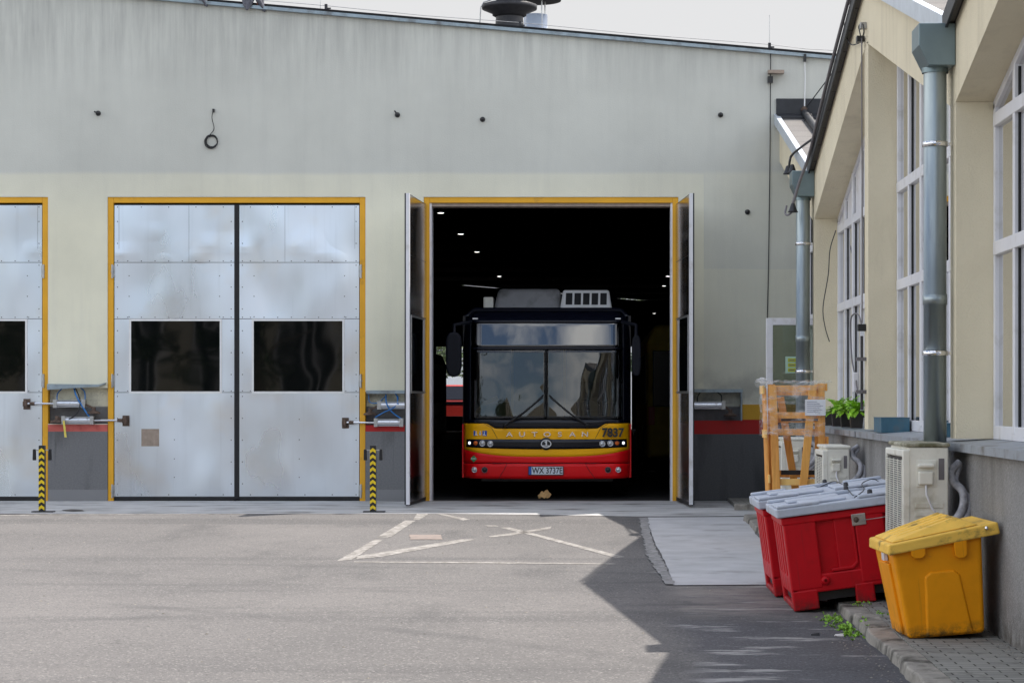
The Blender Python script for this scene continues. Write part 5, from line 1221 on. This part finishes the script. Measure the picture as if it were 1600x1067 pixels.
# side profile narrows to the foot; front leans out to the left
b.hexa([(-.03, .0, 0), (.485, .0, 0), (.485, D-.06, 0), (-.03, D-.06, 0), (-.10, -.02, .59), (.51, -.02, .655), (.51, D, .655), (-.10, D, .59)])
b.build('body', 'binyellow', gb, bevel=.03, segs=4)
pn = MB()
def panel(poly, y, t_): pn.prism(poly, y, y-t_, 'y')
yf = lambda z: -.02*z/.62
pts = [(.10, .02), (.395, .02), (.335, .40), (.30, .43), (.15, .43), (.115, .40)]
pn.add([(x, yf(z)-.014, z) for x, z in pts]+[(x*.0+(x-.24)*1.09+.24, yf(z)+.002, z*1.02 if z > .1 else .005) for x, z in pts], [tuple(range(6))]+[(i, (i+1) % 6, (i+1) % 6+6, i+6) for i in range(6)])
pn.build('side_panel', 'binyellow', gb, bevel=.006)
for (cx_, zt2, zb2, wd) in ((.07, .60, .535, .10), (.355, .635, .515, .09)):
    MB().prism([(cx_-wd/2, zt2), (cx_+wd/2, zt2), (cx_+wd/2-.004, zb2+.02), (cx_+wd/2-.025, zb2), (cx_-wd/2+.025, zb2), (cx_-wd/2+.004, zb2+.02)], -.055, -.012, 'y').build('lid_stop', 'binyellow', gb, bevel=.006)
MB().hexa([(-.05, .14, .02), (-.03, .14, .02), (-.03, D-.20, .02), (-.05, D-.20, .02), (-.107, .14, .50), (-.08, .14, .50), (-.08, D-.20, .50), (-.107, D-.20, .50)]).build('front_rib', 'binyellow', gb, bevel=.006)
ld = MB()
ld.hexa([(-.13, -.06, .57), (.625, -.06, .655), (.625, D+.04, .655), (-.13, D+.04, .57), (-.125, -.055, .64), (.615, -.055, .735), (.615, D+.035, .735), (-.125, D+.035, .64)])
lo = ld.build('lid', 'lidyellow', gb, bevel=.012)
MB().hexa([(-.10, -.01, .645), (.50, -.01, .722), (.50, D-.01, .722), (-.10, D-.01, .645), (-.05, .09, .675), (.36, .09, .782), (.36, D-.11, .782), (-.05, D-.11, .675)]).build('lid_crown', 'lidyellow', lo, bevel=.018, segs=3)
rb_ = MB()
for k in range(4):
    yy_ = .13+k*.14; rb_.hexa([(-.04, yy_, .672), (.35, yy_, .776), (.35, yy_+.07, .776), (-.04, yy_+.07, .672), (-.03, yy_+.01, .686), (.34, yy_+.01, .790), (.34, yy_+.06, .790), (-.03, yy_+.06, .686)])
rb_.build('lid_rib', 'lidyellow', lo, bevel=.006)
MB().lathe([(.0001, -.018), (.011, -.014), (.014, 0)], (.535, -.058, .700), 14, 'y').build('hinge_bolt', 'chrome', lo)
MB().box(-.125, -.10, .18, .28, .52, .57).build('latch', 'white_pvc', gb)

# ---------------------------------------------------------------- wooden crate
YC = 24.4; zc0 = gz(YC)+PAVE; SC = F/YC
cr = thing('wooden_crate', 'tall pine crate wrapped in torn plastic film standing by the far windows', 'crate', (X(1200, YC), YC, zc0))
cp = lambda x, y, dy=0: (X(x, YC)-cr.location.x, dy, Z(y, YC)-zc0)
DC = .42
def plank(p, q, w_, t_, name='plank', m='wood', up=(0, 1, 0)): MB().bar(p, q, w_, t_, up).build(name, m, cr, bevel=.004)
zb_ = 0.0
def V3(a, y, z): return (a[0], y, z)
# near face: two uprights, one diagonal leaning slat, rails
def up(x, x2, w_, y, ztop_=None): plank((X(x2, YC)-cr.location.x, y, 0.0), (X(x, YC)-cr.location.x, y, Z(ztop_ or 600, YC)-zc0), w_, .025, 'upright', up=(0, 1, 0))
up(1207, 1216, .085, 0, 603); up(1270, 1247, .085, -.027, 602); up(1283, 1285, .075, 0, 599)
for yy_, m in ((607, 'wood'), (649, 'wood'), (675, 'wood'), (753, 'wood_pale')): plank((X(1209, YC)-cr.location.x, .026, Z(yy_, YC)-zc0), (X(1288, YC)-cr.location.x, .026, Z(yy_, YC)-zc0), .07, .022, 'rail', m)
# left face slats
for k, dy in enumerate((.05, .15, .25, .36)): plank((X(1204, YC)-cr.location.x, dy, 0), (X(1196, YC)-cr.location.x, dy, Z(606, YC)-zc0), .022, .06, 'side_slat')
for yy_, dx in ((609, -4), (678, 0), (748, 5)): plank((X(1195+dx+2, YC)-cr.location.x, -.02, Z(yy_, YC)-zc0), (X(1195+dx+2, YC)-cr.location.x, DC+.02, Z(yy_, YC)-zc0), .022, .09, 'side_rail', 'wood_pale', up=(0, 0, 1))
# rear frame
for x in (1212, 1286): plank((X(x, YC)-cr.location.x, DC, 0), (X(x-2, YC)-cr.location.x, DC, Z(600, YC)-zc0), .08, .025, 'rear_upright')
plank((X(1257, YC)-cr.location.x, DC-.03, .12), (X(1224, YC)-cr.location.x, DC-.03, Z(620, YC)-zc0), .08, .022, 'rear_brace')
for yy_ in (612, 655, 742): plank((X(1206, YC)-cr.location.x, DC+.026, Z(yy_, YC)-zc0), (X(1291, YC)-cr.location.x, DC+.026, Z(yy_, YC)-zc0), .08, .022, 'rear_rail')
plank((X(1291, YC)-cr.location.x, -.02, Z(605, YC)-zc0), (X(1291, YC)-cr.location.x, DC, Z(605, YC)-zc0), .022, .08, 'side_rail', up=(0, 0, 1)); plank((X(1293, YC)-cr.location.x, -.02, Z(688, YC)-zc0), (X(1293, YC)-cr.location.x, DC, Z(688, YC)-zc0), .022, .08, 'side_rail', up=(0, 0, 1))
MB().box(*[X(v, YC)-cr.location.x for v in (1222, 1290)], .10, .15, Z(742, YC)-zc0, Z(735, YC)-zc0).build('foam_strip', 'black', cr)
MB().box(*[X(v, YC)-cr.location.x for v in (1222, 1290)], .10, .15, Z(658, YC)-zc0, Z(651, YC)-zc0).build('foam_strip', 'black', cr)
# plastic film draped over the upper half
rnd = random.Random(3); fl = MB(); nx, nz_ = 46, 30
def ff(u, v):
    zt2, zb3 = Z(596, YC)-zc0, Z(682, YC)-zc0+.03*math.sin(u*9)+.02*math.sin(u*23)
    perim = [(-.05, DC), (-.05, -.05), (X(1289, YC)-cr.location.x+.01, -.05), (X(1289, YC)-cr.location.x+.02, DC)]
    L_ = [DC+.05, .68, DC+.05]; T_ = sum(L_); s = u*T_
    k = 0
    while k < 2 and s > L_[k]: s -= L_[k]; k += 1
    a, c_ = perim[k], perim[k+1]; f = s/L_[k]
    x, y = a[0]+(c_[0]-a[0])*f, a[1]+(c_[1]-a[1])*f
    wob = .012*math.sin(u*60+v*6)+.010*math.sin(u*27-v*13)
    return (x-.01+wob*.5, y+wob-.008, zb3+(zt2-zb3)*v)
fl.surf(ff, lin(0, 1, nx), lin(0, 1, nz_)); fl.build('plastic_film', 'film', cr)
tf = MB(); tf.surf(lambda u, v: (-.07+.76*u, -.05+(DC+.06)*v, Z(596, YC)-zc0+.012*math.sin(u*30+v*7)+.01*math.sin(v*19)), lin(0, 1, 30), lin(0, 1, 10)); tf.build('plastic_film', 'film', cr)
bl = MB().ball((-.07, .0, Z(598, YC)-zc0), .075, .08, .05, 14, 10)
bl.v = [(v[0]+.014*math.sin(v[2]*90+v[1]*70), v[1]+.012*math.sin(v[0]*110), v[2]+.012*math.sin(v[0]*80+v[1]*50)) for v in bl.v]; bl.build('film_bunch', 'film', cr)
# delivery note pouch
dn = MB().box(*[X(v, YC)-cr.location.x for v in (1257, 1289)], -.066, -.062, Z(649, YC)-zc0, Z(624, YC)-zc0).build('delivery_note', 'paper', cr)
ln = MB()
for k in range(6): ln.box(X(1260, YC)-cr.location.x, X(1275+(k*5) % 11, YC)-cr.location.x, -.0675, -.0662, Z(628+k*3.1, YC)-zc0, Z(627.4+k*3.1, YC)-zc0)
ln.build('printed_line', 'ink', dn)

# ---------------------------------------------------------------- potted ferns, boxes on the sill
def pot(x, Y, h, lab, fern, seed):
    r = random.Random(seed); z0 = ZS+.02
    xx = X(x, Y); t = thing('potted_fern' if fern else 'plant_pot', lab, 'potted plant' if fern else 'flower pot', (xx, Y, z0))
    s = .075; MB().hexa([(-s*.8, -s*.8, 0), (s*.8, -s*.8, 0), (s*.8, s*.8, 0), (-s*.8, s*.8, 0), (-s, -s, h), (s, -s, h), (s, s, h), (-s, s, h)]).build('pot', 'pot', t, bevel=.006)
    MB().box(-s-.008, s+.008, -s-.008, s+.008, h-.02, h+.004).build('rim', 'pot', t, bevel=.004)
    if fern:
        fm_ = MB()
        for k in range(46):
            a = r.uniform(0, 6.28); L_ = r.uniform(.14, .25); el_ = r.uniform(.25, 1.25); p = Vector((0, 0, h)); d = Vector((math.cos(a)*math.cos(el_), math.sin(a)*math.cos(el_), math.sin(el_)))
            n = 12
            for i in range(n):
                q = p+d*L_/n; side = d.cross(Vector((0, 0, 1))).normalized(); wl = .030*math.sin(math.pi*(i+.8)/(n+.8))*r.uniform(.8, 1.2); lift = Vector((0, 0, r.uniform(-.006, .010)))
                if q.x+t.location.x > XG-.01: q.x = XG-.01-t.location.x
                for sg_ in (-1, 1): fm_.add([p, p+side*wl*sg_+d*.012+lift, p+side*wl*sg_*.9+d*.028+lift, q], [(0,1,2,3)])
                p = q; d = (d+Vector((0, 0, -.13))).normalized()
        fm_.build('fronds', 'fern', t, fixn=False)
pot(1297, 26.6, .155, 'empty black pot at the left end of the sill, behind the wooden crate', False, 1)
pot(1309, 25.8, .17, 'leftmost fern, in a black pot partly hidden by the crate', True, 2)
pot(1323, 24.9, .17, 'middle fern with bright fronds in a square black pot on the sill', True, 3)
pot(1338, 24.1, .18, 'rightmost fern in the largest looking brown black pot beside the middle pier', True, 4)
def sill_box(x0, x1, y0, y1, h, lab):
    t = thing('blue_box', lab, 'box', ((x0+x1)/2, (y0+y1)/2, ZS+.012)); a, b = (x1-x0)/2, (y1-y0)/2
    MB().box(-a, a, -b, b, .002, h-.008).build('box_body', 'bluebox', t, bevel=.004)
    MB().box(-a-.003, a+.003, -b-.003, b+.003, h-.008, h).build('box_lid', 'bluebox', t, bevel=.002)
sill_box(2.69, 2.96, 21.2, 21.75, .145, 'long blue window box on the sill right of the middle pier')
sill_box(2.80, 2.96, 18.3, 18.75, .12, 'blue box end glimpsed between the large downpipe and the near pier')

# ---------------------------------------------------------------- weeds, litter
def weeds(lab_pts, kind_):
    mb = MB(); r = random.Random(5)
    for (x, y, s, n) in lab_pts:
        cx0, cy0 = gr(x, y)
        for k in range(n):
            px_, py_ = cx0+r.gauss(0, .045*s), cy0+r.gauss(0, .14*s); z0 = gz(py_)+(PAVE if px_ > KX0 else 0)
            for j in range(5):
                a = r.uniform(0, 6.28); l = r.uniform(.012, .034)*s; e = r.uniform(.3, 1.2); d = Vector((math.cos(a)*math.cos(e), math.sin(a)*math.cos(e), math.sin(e)))
                sd = d.cross(Vector((0, 0, 1))).normalized()*l*.28; p = Vector((px_, py_, z0)); mb.add([p, p+d*l*.5+sd, p+d*l, p+d*l*.5-sd], [(0,1,2,3)])
    return mb
wd = weeds([(1302, 968, 1.0, 45), (1318, 980, 1.0, 60), (1331, 990, 1.0, 40), (1340, 962, .5, 16), (1350, 955, .7, 26), (1378, 975, .6, 16), (1188, 812, .5, 10), (1175, 790, .5, 8)], 0)
tag(wd.build('weeds', 'weed', fixn=False), 'bright green weeds growing along the broken kerb by the red bins', 'weeds', kind='stuff')
db = MB(); r = random.Random(9)
for k in range(420):
    yy_ = r.uniform(12.5, 27); xx = KX0-.03-abs(r.gauss(0, .10)); s = r.uniform(.003, .010); z0 = gz(yy_)+.0
    db.add([(xx+s*math.cos(a)*r.uniform(.7, 1.3), yy_+s*math.sin(a)*r.uniform(.7, 1.3), z0+.002) for a in (0, 1.57, 3.14, 4.71)]+[(xx, yy_, z0+s*.9)], [(0,1,4), (1,2,4), (2,3,4), (3,0,4)])
for k in range(260):
    xx = r.uniform(-7.5, 1.8); yy_ = r.uniform(13, 29.8); s = r.uniform(.004, .013); z0 = gz(yy_)
    db.add([(xx+s*math.cos(a)*r.uniform(.7, 1.6), yy_+s*math.sin(a)*r.uniform(.7, 1.6), z0+.001) for a in (0, 1.57, 3.14, 4.71)]+[(xx, yy_, z0+s*.7)], [(0,1,4), (1,2,4), (2,3,4), (3,0,4)])
for k in range(220):
    yy_ = r.uniform(12.5, 16.5); xx = XF-.03-abs(r.gauss(0, .05)); s = r.uniform(.003, .009); z0 = gz(yy_)+PAVE
    db.add([(xx+s*math.cos(a), yy_+s*math.sin(a), z0+.001) for a in (0, 1.57, 3.14, 4.71)]+[(xx, yy_, z0+s*.8)], [(0,1,4), (1,2,4), (2,3,4), (3,0,4)])
tag(db.build('grit', 'kerb', fixn=False), 'scattered grit and crumbled stone over the yard, kerb and wall foot', 'grit', kind='stuff')
for (x, y, m, lab) in ((1274, 992, 'black', 'small black scrap lying on the asphalt before the kerb'), (1311, 993, 'white', 'small white scrap lying on the asphalt near the weeds')):
    a, b = gr(x, y); o = MB().hexa([(-.035, -.02, 0), (.03, -.025, 0), (.035, .02, .0), (-.03, .025, 0), (-.03, -.015, .012), (.026, -.02, .02), (.03, .015, .014), (-.025, .02, .01)]).build('litter', m, loc=(a, b, gz(b)+.001)); tag(o, lab, 'litter')
# dark oily stains of their own shape (thin sheets)
def blob(pts, m, off, name):
    tag(sheet([gr(*p) for p in pts], off, .015, .08).build(name, m), kind='structure')
M['stain'] = mat('oil_stain', (.06, .055, .05), .6, noise=.3, nscale=10)
blob([(96, 797.5), (112, 796), (130, 797), (131, 799), (114, 799.6), (104, 799)], 'stain', .008, 'oil_stain')

# ================================================================ behind the camera and behind the hall (seen in reflections and through the far doors)
office = thing('office_building', 'pale two storey office building across the yard, behind the camera', 'building', (-4, -34, -.4))
ofw = MB()
for k in range(5): ofw.prism([(-30+k*10.8, -.5), (-30+k*10.8+10.8, -.5), (-30+k*10.8+10.8, 8.8), (-30+k*10.8+5.4, 11.2), (-30+k*10.8, 8.8)], -46, -34, 'y')
M['office'] = mat('office_render', (.30, .275, .22), .9, noise=.15, nscale=1)
part(ofw, 'wall', 'office', office)
part(MB().box(-30, 24, -33.99, -33.9, 7.8, 8.0), 'band', 'zinc', office)
for k in range(14):
    x_ = -29+k*3.8; wo_ = part(MB().box(x_, x_+2.2, -34.02, -33.9, .6, 7.2), 'window', 'white_pvc', office)
    for j in range(3): part(MB().box(x_+.1+j*.7, x_+.7+j*.7, -33.9, -33.88, .75, 7.1), 'pane', 'door_pane', wo_)
def tree(x, y, h, r_, seed, lab, z0=-.4):
    t = thing('tree', lab, 'tree', (x, y, z0)); rr = random.Random(seed)
    tk = MB().tube([(0, 0, 0), (.1, .05, h*.3), (0, 0, h*.6), (.1, 0, h*.85)], [h*.03, h*.024, h*.015, .03], 10)
    for k in range(7):
        a = k*.9+rr.random(); b0 = h*(.35+.06*k); tk.tube([(0, 0, b0), (math.cos(a)*r_*.4, math.sin(a)*r_*.4, b0+h*.10), (math.cos(a)*r_*.8, math.sin(a)*r_*.8, b0+h*.16)], [h*.012, h*.008, .02], 6)
    tk.build('trunk', 'bark', t)
    cm = MB(); cl = [(rr.gauss(0, r_*.45), rr.gauss(0, r_*.45), h*rr.uniform(.35, 1.0), rr.uniform(.18, .36)*r_) for _ in range(34)]
    for k in range(4200):
        c_ = cl[k % 34]; d = Vector((rr.gauss(0, 1), rr.gauss(0, 1), rr.gauss(0, .8))); d = d.normalized()*c_[3]*rr.uniform(.5, 1.1)
        p = Vector(c_[:3])+d; s = rr.uniform(.10, .20); u = Vector((rr.gauss(0, 1), rr.gauss(0, 1), rr.gauss(0, 1))).normalized(); v_ = u.orthogonal().normalized()
        cm.add([p-u*s, p+v_*s*.6, p+u*s, p-v_*s*.6], [(0,1,2,3)])
    cm.build('crown', 'leaf', t, fixn=False)
tree(-13, -20, 9, 3.4, 1, 'leafy tree behind the camera, left of the office front'); tree(-8, -22, 8, 3, 2, 'broad tree behind the camera, centre left'); tree(-20, -18, 10, 4, 3, 'tallest tree behind the camera at the far left')
tree(-9.5, 128, 8, 3, 5, 'tree seen through the far doorway of the hall at left', 0); tree(4.0, 130, 8, 3, 6, 'tree seen through the far doorway of the hall at right', 0)
bb = thing('apartment_block', 'white block glimpsed through the far hall doorway', 'building', (-10, 160, 0))
part(MB().box(-30, 4, 160, 172, 0, 12), 'wall', 'white', bb)
for k in range(8): part(MB().box(-28+k*4, -26+k*4, 159.9, 160.02, 3.5, 5), 'window', 'black', bb)
vn = thing('red_van', 'red van outside the far doorway of the hall, beside the bus mirror', 'van', (-8.4, 120, 0))
part(MB().prism([(120, .35), (125, .35), (125, 2.3), (121.4, 2.3), (120.6, 1.4), (120, 1.2)], -9.6, -6.6, 'x'), 'body', 'redvan', vn, bevel=.08)
part(MB().box(-9.3, -6.9, 119.98, 120.6, 1.25, 1.4).prism([(120.72, 1.5), (121.35, 2.2), (121.30, 2.22), (120.66, 1.52)], -9.3, -6.9, 'x'), 'windscreen', 'busblack', vn)
for s in (-9.5, -6.7):
    for wy in (121, 124): part(MB().lathe([(.0001, -.1), (.34, -.1), (.34, .1), (.0001, .1)], (s, wy, .34), 20, 'x'), 'wheel', 'rubber', vn)

# render defaults (harmless if overridden)
scene.render.engine = 'CYCLES'
